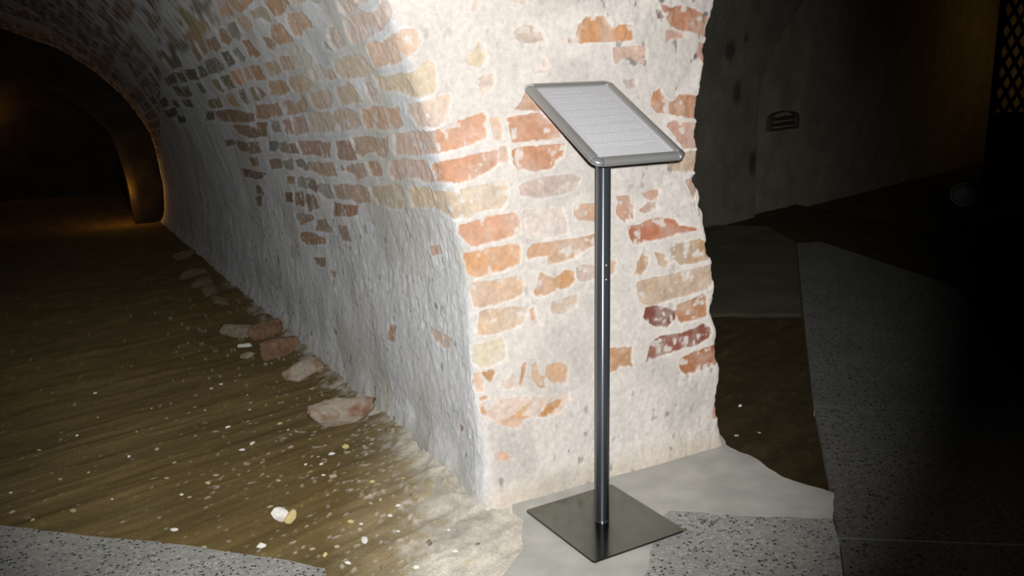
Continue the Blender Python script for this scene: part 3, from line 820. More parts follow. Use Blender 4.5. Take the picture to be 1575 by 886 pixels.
# closing wall beyond
bm = bmesh.new()
q = [pt(0.6, -0.4, 4.3), pt(-5.2, -0.4, 4.3), pt(-5.2, 3.2, 4.3), pt(0.6, 3.2, 4.3)]
q2 = [p + AXH * 0.2 for p in q]
v = [bm.verts.new(p) for p in q + q2]
for f in ((0, 1, 2, 3), (7, 6, 5, 4), (0, 4, 5, 1), (1, 5, 6, 2), (2, 6, 7, 3), (3, 7, 4, 0)): bm.faces.new([v[i] for i in f])
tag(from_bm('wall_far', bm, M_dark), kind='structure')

# ------------------------------------------------------------------ dirt floor
def floor_z(P):
    _M = np.linalg.inv(np.stack([fd[:2], AXH[:2]], 1))
    s = (P[..., :2] - A[:2]) @ _M[1]
    rightward = (P[..., :2] - A[:2] - s[..., None] * AXH[:2]) @ fd[:2] if np.ndim(s) else (P[:2] - A[:2] - s * AXH[:2]) @ fd[:2]
    g = np.where(rightward < 0.6, np.clip(s, 0, LEN), 0)
    return SLOPE * np.where(g < 0.6, g * g / 1.2, g - 0.3) * 1.0


d0 = onz(120, 690)[:2]; d1 = onz(440, 590)[:2]
streak_ang = math.atan2(d1[1] - d0[1], d1[0] - d0[0])
M_dirt = mat_tinted('raked_earth', 0.95, (16, 0.22), (160, 0.16), (110, 0.6, 0.006), stretch=(streak_ang, (7.0, 1.0, 1.0)))
M_dirt2 = mat_tinted('bare_earth', 0.95, (16, 0.22), (160, 0.16), (110, 0.6, 0.006))


def dirt_patch(name, us, ss, dark=1.0, lime=True, drop=0.0):
    U_, S_ = np.meshgrid(us, ss)
    P = A + U_[..., None] * fd + S_[..., None] * AXH
    P[..., 2] = 0
    z = floor_z(P) if lime else np.zeros(P.shape[:2])
    ca, sa = math.cos(streak_ang), math.sin(streak_ang)
    al = P[..., 0] * ca + P[..., 1] * sa; ac = -P[..., 0] * sa + P[..., 1] * ca
    st = fbm(np.stack([al * 2.2, ac * 22, al * 0], -1), 3, 101)
    st2 = fbm(np.stack([al * 5, ac * 50, al * 0], -1), 2, 102)
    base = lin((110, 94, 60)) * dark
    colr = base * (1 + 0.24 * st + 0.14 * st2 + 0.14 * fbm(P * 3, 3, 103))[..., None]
    colr = colr * (1 + fbm(P * 2.0, 2, 104)[..., None] * np.array([0.04, -0.02, -0.14]))
    z = z + 0.006 * st + 0.0025 * st2 + 0.006 * fbm(P * 6, 3, 105) - 0.012 - drop
    # crumbs
    cr = fbm(P * 70, 2, 106)
    z = z + 0.003 * sstep(0.55, 0.75, cr)
    colr = colr * (1 + 0.6 * sstep(0.55, 0.75, cr)[..., None])
    if lime:
        wz = U_ - 0.0
        n1 = fbm(P * 9, 4, 107); n2 = fbm(P * 34, 3, 108)
        # lime rubble heaped along the foot of the wall, spreading out near the corner
        wid = 0.03 + 0.12 * sstep(0.9, 0.05, S_) + 0.16 * sstep(0.15, -0.25, S_) + 0.10 * n1
        lm = sstep(0.09, -0.06, (-U_) - wid + 0.10 * n2)
        dust = sstep(0.40, 0.0, -U_ - 0.25 * sstep(0.5, -0.3, S_) + 0.12 * n1) * sstep(1.3, 0.2, S_) * (U_ < 0.12)
        colr = colr * (1 - 0.6 * dust[..., None]) + lin((186, 170, 136)) * (1 + 0.2 * n2)[..., None] * 0.6 * dust[..., None]
        lm = np.maximum(lm, 0.8 * sstep(0.51, 0.60, fbm(P * 60, 3, 109) + 0.30 * sstep(0.50, 0.1, -U_) * sstep(1.4, 0.2, S_) - 0.12 * sstep(0.5, 0.9, -U_)))
        lm = lm * sstep(7.0, 2.5, S_) * np.where(U_ > 0.12, 0, 1)
        lc = lin((198, 191, 178)) * (1 + 0.26 * n2 + 0.14 * n1 + 0.16 * fbm(P * 80, 2, 110))[..., None]
        colr = colr * (1 - lm[..., None]) + lc * lm[..., None]
        hump = sstep(0.16, 0.0, -U_ - 0.01 + 0.08 * n1) * sstep(-0.15, 0.30, S_) * sstep(0.12, 0.02, U_)
        z = z + 0.030 * hump * (0.7 + 0.7 * n2) + 0.006 * lm * (0.6 + n2)
    P[..., 2] = z
    return P, np.clip(colr, 0.01, 0.85)


us = np.concatenate([-4.6 + np.linspace(0, 2.6, 40)[:-1], np.arange(-2.0, 0.14, 0.0085)])
ss = np.concatenate([np.arange(-1.35, 1.3, 0.0085), 1.3 + 0.0085 * (1.035 ** np.arange(1, 128) - 1) / 0.035])
ss = ss[ss < LEN + 4.4]
P, c = dirt_patch('floor', us, ss)
me = grid_mesh('floor', P, c)
tag(link_mesh('floor', me, M_dirt), kind='structure')
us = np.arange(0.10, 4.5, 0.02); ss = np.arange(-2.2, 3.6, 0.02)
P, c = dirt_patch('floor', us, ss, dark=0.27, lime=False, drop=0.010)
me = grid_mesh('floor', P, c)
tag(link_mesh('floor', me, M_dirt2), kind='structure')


def slab(name, px, mat, top=0.0, thick=0.05, pts3=None, rag=0.0, seed=0):
    """A floor slab laid on the ground; outline given as photo survey points on the floor plane."""
    pts = [onz(x, y, top) for x, y in px]
    if rag:
        out = []
        for i in range(len(pts)):
            a, b = pts[i], pts[(i + 1) % len(pts)]
            n = max(1, int(np.linalg.norm(b - a) / 0.012))
            for k in range(n): out.append(a + (b - a) * k / n)
        out = np.array(out)
        out[:, 0] += rag * fbm(out * 14, 3, seed + 1); out[:, 1] += rag * fbm(out * 14, 3, seed + 2)
        pts = list(out)
    bm = bmesh.new()
    vs = [bm.verts.new((p[0], p[1], top)) for p in pts]
    f = bm.faces.new(vs)
    r = bmesh.ops.extrude_face_region(bm, geom=[f])
    for g in r['geom']:
        if isinstance(g, bmesh.types.BMVert): g.co.z = top - thick
    bmesh.ops.recalc_face_normals(bm, faces=bm.faces)
    bmesh.ops.triangulate(bm, faces=[q for q in bm.faces if len(q.verts) > 4])
    o = from_bm(name, bm, mat)
    tag(o, kind='structure')
    return o


# terrazzo strip, front left
slab('floor_terrazzo', [(-700, 740), (-250, 782), (0, 808), (120, 822), (280, 838), (437, 861), (500, 874), (490, 960), (400, 1200), (-700, 1200)], M_terr, 0.0, rag=0.006, seed=3)
# smooth concrete apron round the pier's foot
slab('floor_apron', [(790, 742), (860, 722), (960, 694), (1060, 666), (1106, 664), (1116, 684), (1150, 700), (1210, 735), (1281, 757), (1279, 796), (1150, 791), (1032, 784), (1012, 800), (1002, 840), (990, 890), (960, 1100), (700, 1100), (770, 890), (800, 850), (806, 800), (790, 785)], M_conc, 0.002, rag=0.012, seed=9)
# terrazzo right of the stand, then the long walkway of slabs
slab('floor_terrazzo', [(1033, 785), (1150, 792), (1280, 798), (1289, 826), (1299, 905), (1330, 1150), (960, 1150), (991, 890), (1003, 840), (1013, 801)], M_terr, 0.0, rag=0.0)
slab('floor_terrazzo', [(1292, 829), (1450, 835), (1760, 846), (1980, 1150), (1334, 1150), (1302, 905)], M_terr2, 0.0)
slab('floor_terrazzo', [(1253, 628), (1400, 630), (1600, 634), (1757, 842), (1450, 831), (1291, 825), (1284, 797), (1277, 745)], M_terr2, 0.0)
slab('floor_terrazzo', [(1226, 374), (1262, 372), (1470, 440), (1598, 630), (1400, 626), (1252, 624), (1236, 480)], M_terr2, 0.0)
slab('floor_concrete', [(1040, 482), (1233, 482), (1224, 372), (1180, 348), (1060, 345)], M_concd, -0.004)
slab('trim_1', [(1289, 822), (1760, 840), (1775, 855), (1290, 833)], M_grout, -0.0015, 0.03)
slab('trim_2', [(1251, 621), (1600, 628), (1604, 636), (1252, 631)], M_grout, -0.002, 0.03)

# ------------------------------------------------------------------ dark room on the right
W0 = onz(1085, 349); W1 = onz(1450, 259)
wd = (W1 - W0) / np.linalg.norm(W1 - W0); wn = np.array([wd[1], -wd[0], 0])
if wn @ (EYE - W0) < 0: wn = -wn


def on_back(x, y):
    d = ray(x, y); t = ((W0 - EYE) @ wn) / (d @ wn)
    P = EYE + d * t
    return (P - W0) @ wd, P[2]


arch_px = [(1164, 345), (1165, 250), (1168, 180), (1178, 120), (1192, 80), (1212, 40), (1240, 0)]
au = [on_back(x, y) for x, y in arch_px]
ag = np.array(au)
# blind arch: recessed panel right of that outline
uw = np.concatenate([np.linspace(-2.5, -0.1, 20), np.arange(0, 4.2, 0.022), np.linspace(4.3, 14, 40)])
zw = np.concatenate([np.linspace(-0.1, 0.0, 3), np.arange(0.03, 3.6, 0.03)])
UW, ZW = np.meshgrid(uw, zw)
edge_u = smooth_interp(ZW, ag[:, 1], ag[:, 0])
slope_end = (ag[-1, 0] - ag[-2, 0]) / (ag[-1, 1] - ag[-2, 1])
edge_u = np.where(ZW > ag[-1, 1], ag[-1, 0] + (ZW - ag[-1, 1]) * slope_end * 1.6, edge_u)
rec = sstep(-0.03, 0.03, UW - edge_u)
PB = W0 + UW[..., None] * wd + ZW[..., None] * ZUP
PB[..., 2] = ZW
PB = PB - wn * (0.07 * rec + 0.015 * fbm(PB * 3, 3, 121))[..., None]
wcol = lin((116, 113, 98)) * (1 + 0.25 * fbm(PB * 1.6, 4, 122) + 0.12 * fbm(PB * 9, 3, 123))[..., None]
wcol = wcol * (1 + 0.22 * rec * sstep(2.2, 0.3, UW - edge_u))[..., None]
for (sx, sy, sr) in ((1134, 142, 0.07), (1124, 76, 0.07), (1158, 250, 0.08), (1150, 60, 0.05)):
    q = on_back(sx, sy)
    dist = np.hypot(UW - q[0], (ZW - q[1]) * 0.7) + 0.03 * fbm(PB * 12, 2, 124)
    wcol = wcol * (1 - 0.55 * sstep(sr, sr * 0.5, dist))[..., None]
me = grid_mesh('wall_back', PB, np.clip(wcol, 0.005, 0.8))
tag(link_mesh('wall_back', me, mat_tinted('old_grey_render', 0.95, (6, 0.15), (60, 0.12), (40, 0.5, 0.008))), kind='structure')


def box_obj(name, c, ax, half, mat, kind='structure'):
    bm = bmesh.new()
    bmesh.ops.create_cube(bm, size=2)
    for v_ in bm.verts:
        p = c + ax[0] * v_.co.x * half[0] + ax[1] * v_.co.y * half[1] + ax[2] * v_.co.z * half[2]
        v_.co = Vector(p)
    bmesh.ops.recalc_face_normals(bm, faces=bm.faces)
    o = from_bm(name, bm, mat)
    if kind: tag(o, kind=kind)
    return o


# ceiling of the room and floor slab beyond the walkway
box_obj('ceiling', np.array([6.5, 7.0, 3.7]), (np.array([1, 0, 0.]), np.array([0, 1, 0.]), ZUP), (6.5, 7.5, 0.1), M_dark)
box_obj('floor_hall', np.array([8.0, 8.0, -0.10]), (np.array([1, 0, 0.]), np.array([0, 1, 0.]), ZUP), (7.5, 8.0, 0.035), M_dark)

# vent grille in the back wall
vl, vt = on_back(1189, 203); vr, _ = on_back(1233, 199)
_, vz1 = on_back(1210, 171)
vent = empty('vent_grille', tuple(W0 + wd * (vl + vr) / 2 + ZUP * vt - wn * 0.06), math.atan2(wd[1], wd[0]))
tag(vent, 'small dark arched vent grille with two slats in the back wall', 'vent')
vw = (vr - vl) / 2; vh = vz1 - vt
arch = [(-vw, 0), (vw, 0), (vw, vh * 0.62)] + [(vw * math.cos(a), vh * 0.62 + vh * 0.38 * math.sin(a)) for a in np.linspace(0.2, math.pi - 0.2, 9)] + [(-vw, vh * 0.62)]


def ring_bm(outer, inset, y0, y1):
    cx = sum(p[0] for p in outer) / len(outer); cz = sum(p[1] for p in outer) / len(outer)
    inner = [(cx + (p[0] - cx) * (1 - inset), cz + (p[1] - cz) * (1 - inset)) for p in outer]
    bm = bmesh.new(); n = len(outer)
    L = [[bm.verts.new((p[0], y, p[1])) for p in loop] for loop in (outer, inner) for y in (y0, y1)]
    o0, o1, i0, i1 = L
    for k in range(n):
        j = (k + 1) % n
        bm.faces.new((o0[k], o0[j], i0[j], i0[k])); bm.faces.new((o1[j], o1[k], i1[k], i1[j]))
        bm.faces.new((o0[j], o0[k], o1[k], o1[j])); bm.faces.new((i0[k], i0[j], i1[j], i1[k]))
    bmesh.ops.recalc_face_normals(bm, faces=bm.faces)
    return bm


M_vent = mat_simple('dull_metal', (92, 88, 70), 0.7, 0.3, 0.3, (40, 0.2))
from_bm('frame', ring_bm(arch, 0.14, -0.035, 0.05), M_vent, vent)
bm = bmesh.new(); vs = [bm.verts.new((p[0] * .95, 0.03, p[1] * .95)) for p in arch]; vs2 = [bm.verts.new((p[0] * .95, 0.05, p[1] * .95)) for p in arch]
bm.faces.new(vs); bm.faces.new(vs2[::-1])
for k in range(len(arch)): bm.faces.new((vs[k], vs2[k], vs2[(k + 1) % len(arch)], vs[(k + 1) % len(arch)]))
from_bm('back_plate', bm, M_black, vent)
for k in range(2):
    bm = bmesh.new(); bmesh.ops.create_cube(bm, size=1)
    bmesh.ops.scale(bm, vec=(vw * 1.74, 0.03, vh * 0.13), verts=bm.verts)
    bmesh.ops.rotate(bm, matrix=Matrix.Rotation(0.5, 3, 'X'), verts=bm.verts)
    bmesh.ops.translate(bm, vec=(0, 0.0, vh * (0.30 + 0.30 * k)), verts=bm.verts)
    from_bm('slat', bm, M_vent, vent)

# lattice screen at the far right, with a lit wall behind it
d = ray(1553, 120); LS = EYE + d * (7.2 / (d @ FW))
lat = empty('lattice_screen', (LS[0], LS[1], 0.0), math.radians(8))
tag(lat, 'black iron lattice screen with diamond openings at far right', 'screen')
X0, X1, Z0, Z1 = -0.12, 1.5, 0.0, 2.3
bm = bmesh.new()


def bar(bm, p, q, w, t):
    p = Vector(p); q = Vector(q); dv = (q - p); ln = dv.length; dv.normalize()
    yv = Vector((0, 1, 0)); xv = dv.cross(yv).normalized()
    vs = []
    for e in (p, q):
        for a, b_ in ((-1, -1), (1, -1), (1, 1), (-1, 1)): vs.append(bm.verts.new(e + xv * a * w / 2 + yv * b_ * t / 2))
    for f in ((0, 1, 2, 3), (7, 6, 5, 4), (0, 4, 5, 1), (1, 5, 6, 2), (2, 6, 7, 3), (3, 7, 4, 0)): bm.faces.new([vs[i] for i in f])


for a, b_ in (((X0, 0, Z0), (X0, 0, Z1)), ((X1, 0, Z0), (X1, 0, Z1)), ((X0, 0, Z1), (X1, 0, Z1)), ((X0, 0, 0.03), (X1, 0, 0.03)), ((X0, 0, 0.72), (X1, 0, 0.72))): bar(bm, a, b_, 0.035, 0.03)
bmesh.ops.recalc_face_normals(bm, faces=bm.faces)
from_bm('frame', bm, M_iron, lat)
bm = bmesh.new()
pw, ph = 0.10, 0.155
n = int((X1 - X0) / pw) + int((Z1 - 0.72) / ph) + 2
for k in range(-n, n):
    for sgn in (1, -1):
        x0 = X0 + k * pw; pts = []
        # clip a diagonal to the frame
        def zat(x): return 0.72 + sgn * (x - x0) / pw * ph + (0 if sgn > 0 else 0)
        xs = np.linspace(X0, X1, 400); zs = np.array([zat(x) for x in xs]); ok = (zs >= 0.72) & (zs <= Z1)
        if ok.sum() > 2:
            i0, i1 = np.nonzero(ok)[0][[0, -1]]
            bar(bm, (xs[i0], 0.01 * sgn, zs[i0]), (xs[i1], 0.01 * sgn, zs[i1]), 0.026, 0.012)
bmesh.ops.recalc_face_normals(bm, faces=bm.faces)
from_bm('lattice', bm, M_iron, lat)
bm = bmesh.new(); bmesh.ops.create_cube(bm, size=1)
bmesh.ops.scale(bm, vec=(X1 - X0, 0.012, 0.66), verts=bm.verts); bmesh.ops.translate(bm, vec=((X0 + X1) / 2, 0, 0.375), verts=bm.verts)
from_bm('kick_panel', bm, M_iron, lat)

# round floor spotlight standing in the dark
d = ray(1482, 297); FS = EYE + d * (5.6 / (d @ FW))
spot_o = empty('floor_spotlight', (FS[0], FS[1], -0.065), math.atan2(-FS[0], FS[1]))
tag(spot_o, 'round unlit spotlight on a black post in the dark right room', 'spotlight')
hz = FS[2] + 0.065
SR = 0.072


def lathe(prof, seg=32, axis='Z'):
    bm = bmesh.new(); ringv = []
    for r0, h in prof:
        ringv.append([bm.verts.new((r0 * math.cos(2 * math.pi * k / seg), r0 * math.sin(2 * math.pi * k / seg), h)) for k in range(seg)])
    for a, b_ in zip(ringv[:-1], ringv[1:]):
        for k in range(seg): bm.faces.new((a[k], a[(k + 1) % seg], b_[(k + 1) % seg], b_[k]))
    bm.faces.new(ringv[0][::-1]); bm.faces.new(ringv[-1])
    if axis == '-Y':
        bmesh.ops.rotate(bm, matrix=Matrix.Rotation(math.pi / 2, 3, 'X'), verts=bm.verts)
    return bm


from_bm('base', lathe([(0.11, 0), (0.11, 0.012), (0.10, 0.02), (0.03, 0.024)]), M_iron, spot_o)
from_bm('post', lathe([(0.016, 0.02), (0.016, hz - SR * 0.9)], 16), M_iron, spot_o)
bm = lathe([(0.03, -0.10), (0.062, -0.085), (SR, -0.02), (SR, 0.045), (SR * 0.9, 0.05)], 32, '-Y'); bmesh.ops.translate(bm, vec=(0, 0, hz), verts=bm.verts)
from_bm('housing', bm, M_iron, spot_o, True)
bm = lathe([(SR * 0.88, 0.046), (SR * 0.7, 0.056), (SR * 0.3, 0.062), (0.004, 0.063)], 32, '-Y'); bmesh.ops.translate(bm, vec=(0, 0, hz), verts=bm.verts)
bm2 = lathe([(SR * 0.90, 0.044), (SR * 1.0, 0.050), (SR * 0.98, 0.058), (SR * 0.88, 0.058), (SR * 0.86, 0.046)], 32, '-Y'); bmesh.ops.translate(bm2, vec=(0, 0, hz), verts=bm2.verts)
from_bm('bezel', bm2, M_alu, spot_o, True)
from_bm('lens', bm, M_glass, spot_o, True)

# ------------------------------------------------------------------ the information stand
SC = np.array([0.2331, 2.3189])
stand = empty('information_stand', (SC[0], SC[1], 0.0), 0.0)
tag(stand, 'brushed steel information stand with tilted framed notice before the brick pier', 'stand')


def rot2(a): return np.array([math.cos(a), math.sin(a)])


TH = math.radians(30.4)
pw_, pd_ = 0.300, 0.329
bm = bmesh.new()
ro = 0.010; prof = []
for cx_, cy_, a0 in ((pw_ / 2 - ro, pd_ / 2 - ro, 0), (-pw_ / 2 + ro, pd_ / 2 - ro, 90), (-pw_ / 2 + ro, -pd_ / 2 + ro, 180), (pw_ / 2 - ro, -pd_ / 2 + ro, 270)):
    for k in range(6):
        a = math.radians(a0 + k * 18); prof.append((cx_ + ro * math.cos(a), cy_ + ro * math.sin(a)))
PT = 0.0055; PZ = 0.0045 + 0.002
vsb = [bm.verts.new((x, y, PZ)) for x, y in prof]; f = bm.faces.new(vsb)
r = bmesh.ops.extrude_face_region(bm, geom=[f])
for g in r['geom']:
    if isinstance(g, bmesh.types.BMVert): g.co.z = PZ + PT
bmesh.ops.recalc_face_normals(bm, faces=bm.faces)
bmesh.ops.bevel(bm, geom=[e for e in bm.edges if abs(e.verts[0].co.z - e.verts[1].co.z) < 1e-6 and len(e.link_faces) == 2], offset=0.0012, segments=2, affect='EDGES')
base = from_bm('base_plate', bm, M_plate, stand); base.rotation_euler = (0, 0, TH); base.location = (0.0032, -0.0016, 0)
for sx, sy in ((-1, -1), (1, -1), (1, 1), (-1, 1)):
    p = rot2(TH) * sx * (pw_ / 2 - 0.014) + np.array([-math.sin(TH), math.cos(TH)]) * sy * (pd_ / 2 - 0.014)
    o = from_bm('foot_pad', lathe([(0.008, 0.002), (0.009, 0.004), (0.009, 0.0066)], 16), M_rubber, stand)
    o.location = (p[0] + 0.0032, p[1] - 0.0016, 0)
PR = 0.0192
POLE_TOP = 1.062
from_bm('pole', lathe([(PR, PZ + PT), (PR, POLE_TOP)], 48), M_steel, stand, True)
from_bm('collar', lathe([(PR + 0.0008, PZ + PT), (PR + 0.0008, PZ + PT + 0.004)], 48), M_steel, stand, False)
# two small screws in the pole, slightly right of the side facing the camera
for yy in (408, 430):
    a = math.radians(-90 + 22)
    px_, py_ = SC[0] + PR * math.cos(a), SC[1] + PR * math.sin(a)
    d = ray(930, yy); t = math.hypot(px_, py_) / math.hypot(d[0], d[1]); zz = CAMH + d[2] * t
    bm = lathe([(0.0030, 0.0), (0.0028, 0.0012), (0.0014, 0.0022)], 14)
    bmesh.ops.rotate(bm, matrix=Matrix.Rotation(math.pi / 2, 3, 'Y'), verts=bm.verts)
    o = from_bm('screw', bm, M_chrome, stand, True); o.location = (PR * math.cos(a) * 0.995, PR * math.sin(a) * 0.995, zz); o.rotation_euler = (0, 0, a)

# display panel: local x = across, local y = up the slope, local z = out of the page
PH, TA = math.radians(27.19), math.radians(26.6)
WP, LP = 0.264, 0.3835
panel = empty('x', (0, 0, 0)); bpy.data.objects.remove(panel)
pmat = Matrix.Translation((0, 0, 1.0954)) @ Matrix.Rotation(PH, 4, 'Z') @ Matrix.Rotation(TA, 4, 'X')


def panel_part(name, bm, mat, parent=stand, smooth=False, local=False):
    if not local: bm.transform(pmat)
    return from_bm(name, bm, mat, parent, smooth)


FWD = 0.025
hw, hl = WP / 2, LP / 2
# backing tray
bm = bmesh.new(); bmesh.ops.create_cube(bm, size=1)
bmesh.ops.scale(bm, vec=(WP - 0.018, LP - 0.018, 0.006), verts=bm.verts); bmesh.ops.translate(bm, vec=(0, 0, -0.011), verts=bm.verts)
panel_part('backing', bm, M_black)
bm = bmesh.new(); bmesh.ops.create_cube(bm, size=1)
bmesh.ops.scale(bm, vec=(WP - 2 * FWD + 0.006, LP - 2 * FWD + 0.006, 0.0012), verts=bm.verts); bmesh.ops.translate(bm, vec=(0, 0, -0.0062), verts=bm.verts)
notice = panel_part('paper_sheet', bm, M_paper); notice['label'] = 'white printed sheet'
# rounded snap-frame profile: (distance outwards from inner edge, height)
pr = [(0.0, -0.0055), (0.0, -0.003)]
for k in range(9):
    a = math.pi * (1 - k / 8 * 0.5) if False else k / 8
    pr.append((0.001 + a * (FWD - 0.001), 0.0 - 0.003 + 0.0065 * math.sin(math.pi * (0.12 + 0.70 * a)) + 0.0 - 0.004 * a * a))
pr += [(FWD, -0.0095), (FWD - 0.002, -0.0135), (FWD - 0.012, -0.0135), (0.001, -0.0075)]
CS = FWD   # corner caps take one profile width
def rail(x0, y0, x1, y1, ox, oy):
    bm = bmesh.new(); rows = []
    for (x, y) in ((x0, y0), (x1, y1)):
        rows.append([bm.verts.new((x + ox * q, y + oy * q, h)) for q, h in pr])
    n_ = len(pr)
    for k in range(n_): bm.faces.new((rows[0][k], rows[1][k], rows[1][(k + 1) % n_], rows[0][(k + 1) % n_]))
    bm.faces.new(rows[0]); bm.faces.new(rows[1][::-1])
    bmesh.ops.recalc_face_normals(bm, faces=bm.faces)
    return bm


ix, iy = hw - FWD, hl - FWD
for args in ((-ix, -iy, ix, -iy, 0, -1), (-ix, iy, ix, iy, 0, 1), (-ix, -iy, -ix, iy, -1, 0), (ix, -iy, ix, iy, 1, 0)):
    panel_part('frame_rail', rail(*args), M_alu, smooth=False)
for sx, sy in ((-1, -1), (1, -1), (1, 1), (-1, 1)):
    bm = bmesh.new(); rows = []
    a0 = math.atan2(0, sx); steps = 8
    prc = [(max(q, 0.0004), h + 0.0006 if q > 0.0005 else h) for q, h in pr]
    for k in range(steps + 1):
        a = k / steps * math.pi / 2
        dx, dy = sx * math.cos(a), sy * math.sin(a)
        rows.append([bm.verts.new((sx * ix + dx * q * 1.01, sy * iy + dy * q * 1.01, h)) for q, h in prc])
    n_ = len(prc)
    for a_, b_ in zip(rows[:-1], rows[1:]):
        for k in range(n_): bm.faces.new((a_[k], b_[k], b_[(k + 1) % n_], a_[(k + 1) % n_]))
    bm.faces.new(rows[0]); bm.faces.new(rows[-1][::-1])
    bmesh.ops.recalc_face_normals(bm, faces=bm.faces)
    o = panel_part('corner_cap', bm, M_chrome, smooth=True); o['label'] = 'chrome corner cap'
# lines of small print
bm = bmesh.new()
rnd = random.Random(4)
tx0, tx1 = -ix + 0.018, ix - 0.016
y = iy - 0.026
paras = [1, 1, 3, 3, 3, 4, 4, 4, 2]
for pi, nlines in enumerate(paras):
    for ln in range(nlines):
        x = tx0 + (0.0 if not (pi == 0) else 0.02)
        xe = tx1 if ln < nlines - 1 or nlines == 1 else tx0 + (tx1 - tx0) * rnd.uniform(0.55, 0.95)
        if pi in (0, 1): xe = tx0 + (tx1 - tx0) * (0.62 if pi == 0 else 0.8)
        while x < xe - 0.004:
            w = min(rnd.uniform(0.006, 0.019), xe - x)
            hh = 0.0042 if pi == 0 else 0.0032
            vs = [bm.verts.new((xx_, yy_, -0.0054)) for xx_, yy_ in ((x, y), (x + w, y), (x + w, y + hh), (x, y + hh))]
            bm.faces.new(vs)
            x += w + 0.0028
        y -= 0.0085 if pi else 0.012
    y -= 0.0065
panel_part('printed_text', bm, M_ink)
# holder joining pole and panel
bm = bmesh.new(); bmesh.ops.create_uvsphere(bm, u_segments=24, v_segments=14, radius=0.021); bmesh.ops.translate(bm, vec=(0, 0, POLE_TOP - 0.004), verts=bm.verts)
from_bm('swivel_joint', bm, M_black, stand, True)
bm = bmesh.new(); bmesh.ops.create_cube(bm, size=1); bmesh.ops.scale(bm, vec=(0.07, 0.09, 0.006), verts=bm.verts); bmesh.ops.translate(bm, vec=(0, 0, -0.017), verts=bm.verts)
panel_part('bracket', bm, M_black)

# ------------------------------------------------------------------ rubble along the foot of the wall
def rock_bm(size, seed, boxy=0.0, rough=0.16):
    bm = bmesh.new()
    if boxy:
        bmesh.ops.create_cube(bm, size=2)
        bmesh.ops.subdivide_edges(bm, edges=bm.edges, cuts=7, use_grid_fill=True)
        pts = np.array([v_.co for v_ in bm.verts])
        sph = pts / np.linalg.norm(pts, axis=1, keepdims=True) * 1.25
        pts = pts * boxy + sph * (1 - boxy)
    else:
        bmesh.ops.create_icosphere(bm, subdivisions=4, radius=1)
        pts = np.array([v_.co for v_ in bm.verts])
    n1 = fbm(pts * 0.9 + seed * 7.3, 3, seed); n2 = fbm(pts * 3.5 + seed, 3, seed + 5)
    pts = pts * (1 + rough * 1.9 * n1 + rough * 0.9 * n2)[:, None]
    # a few flat breaks
    r0 = np.random.default_rng(seed)
    for k in range(7):
        nn = r0.normal(size=3); nn /= np.linalg.norm(nn)
        h = r0.uniform(0.65, 0.9); dd = pts @ nn
        pts = pts - np.maximum(0, dd - h)[:, None] * nn * 0.9
    pts = pts * np.array(size)
    for v_, p in zip(bm.verts, pts): v_.co = Vector(p)
    return bm


def on_floor(x, y):
    """point of the (sloping) dirt floor seen at a survey pixel."""
    z = 0.0
    for _ in range(30):
        P = onz(x, y, z); z = 0.5 * z + 0.5 * float(floor_z(P))
    return onz(x, y, z)


def place_rock(name, px, size, seed, mat, label, cat, boxy=0.0, rz=0.0, sink=0.25, tilt=0.0, rough=0.16):
    P = on_floor(*px)
    bm = rock_bm(size, seed, boxy, rough)
    o = from_bm(name, bm, mat, None, True)
    o.location = (P[0], P[1], P[2] + size[2] * (1 - sink) - 0.012)
    o.rotation_euler = (tilt, 0.0, rz)
    tag(o, label, cat)
    return o


axang = math.atan2(AXH[1], AXH[0])
place_rock('mortar_lump', (364, 512), (0.10, 0.06, 0.04), 3, M_stone_g, 'flat grey mortar lump heading the brick rubble at the wall foot', 'rubble', 0.35, axang + 0.5, 0.3, 0.15, 0.2)
place_rock('brick_fragment', (405, 516), (0.12, 0.045, 0.04), 4, M_stone_b, 'long reddish brick fragment beside the flat grey mortar lump', 'brick', 0.75, axang - 1.2, 0.2, 0.25, 0.12)
place_rock('brick_fragment', (428, 545), (0.105, 0.06, 0.05), 5, M_stone_b, 'chunky brown brick fragment, largest of the rubble by the wall', 'brick', 0.7, axang - 1.25, 0.2, -0.2, 0.13)
place_rock('brick_fragment', (466, 574), (0.08, 0.06, 0.04), 6, M_stone_l, 'limed pinkish brick fragment with red corner at the wall foot', 'brick', 0.6, axang - 1.0, 0.25, 0.1, 0.15)
place_rock('rubble_lump', (519, 645), (0.115, 0.068, 0.052), 8, M_stone_l, 'broad pale rubble lump with reddish stains at the wall foot nearest the stand', 'rubble', 0.3, axang - 1.3, 0.35, 0.2, 0.2)
place_rock('mortar_chip', (377, 531), (0.032, 0.014, 0.010), 9, M_lime, 'small white mortar chip in front of the brick rubble', 'rubble', 0.3, 0.3, 0.1)
place_rock('brick_chip', (380, 548), (0.030, 0.020, 0.016), 10, M_stone_p, 'small pink and white brick chip below the chunky brick fragment', 'rubble', 0.2, 0.8, 0.1)
dim = [(290, 397, 'first dim stone at the wall foot, farthest down the tunnel', .10, .06, .045), (305, 424, 'second dim stone from the far end of the wall foot', .11, .05, .04), (320, 437, 'third dim flat stone along the tunnel wall foot', .10, .055, .035),
       (332, 452, 'dim stone at the tunnel wall foot, fourth from its far end', .10, .06, .04), (345, 466, 'nearest of the dim stones, just beyond the brick rubble', .11, .05, .04)]
for i, (x, y, lb, a, b_, c_) in enumerate(dim):
    x -= 7
    o = place_rock('rubble_stone', (x, y), (a, b_, c_), 20 + i, M_stone_d, lb, 'stone', 0.4, axang - 1.2 + 0.3 * i, 0.3, 0.1, 0.2)
    o['group'] = 'dim stones along the tunnel wall'
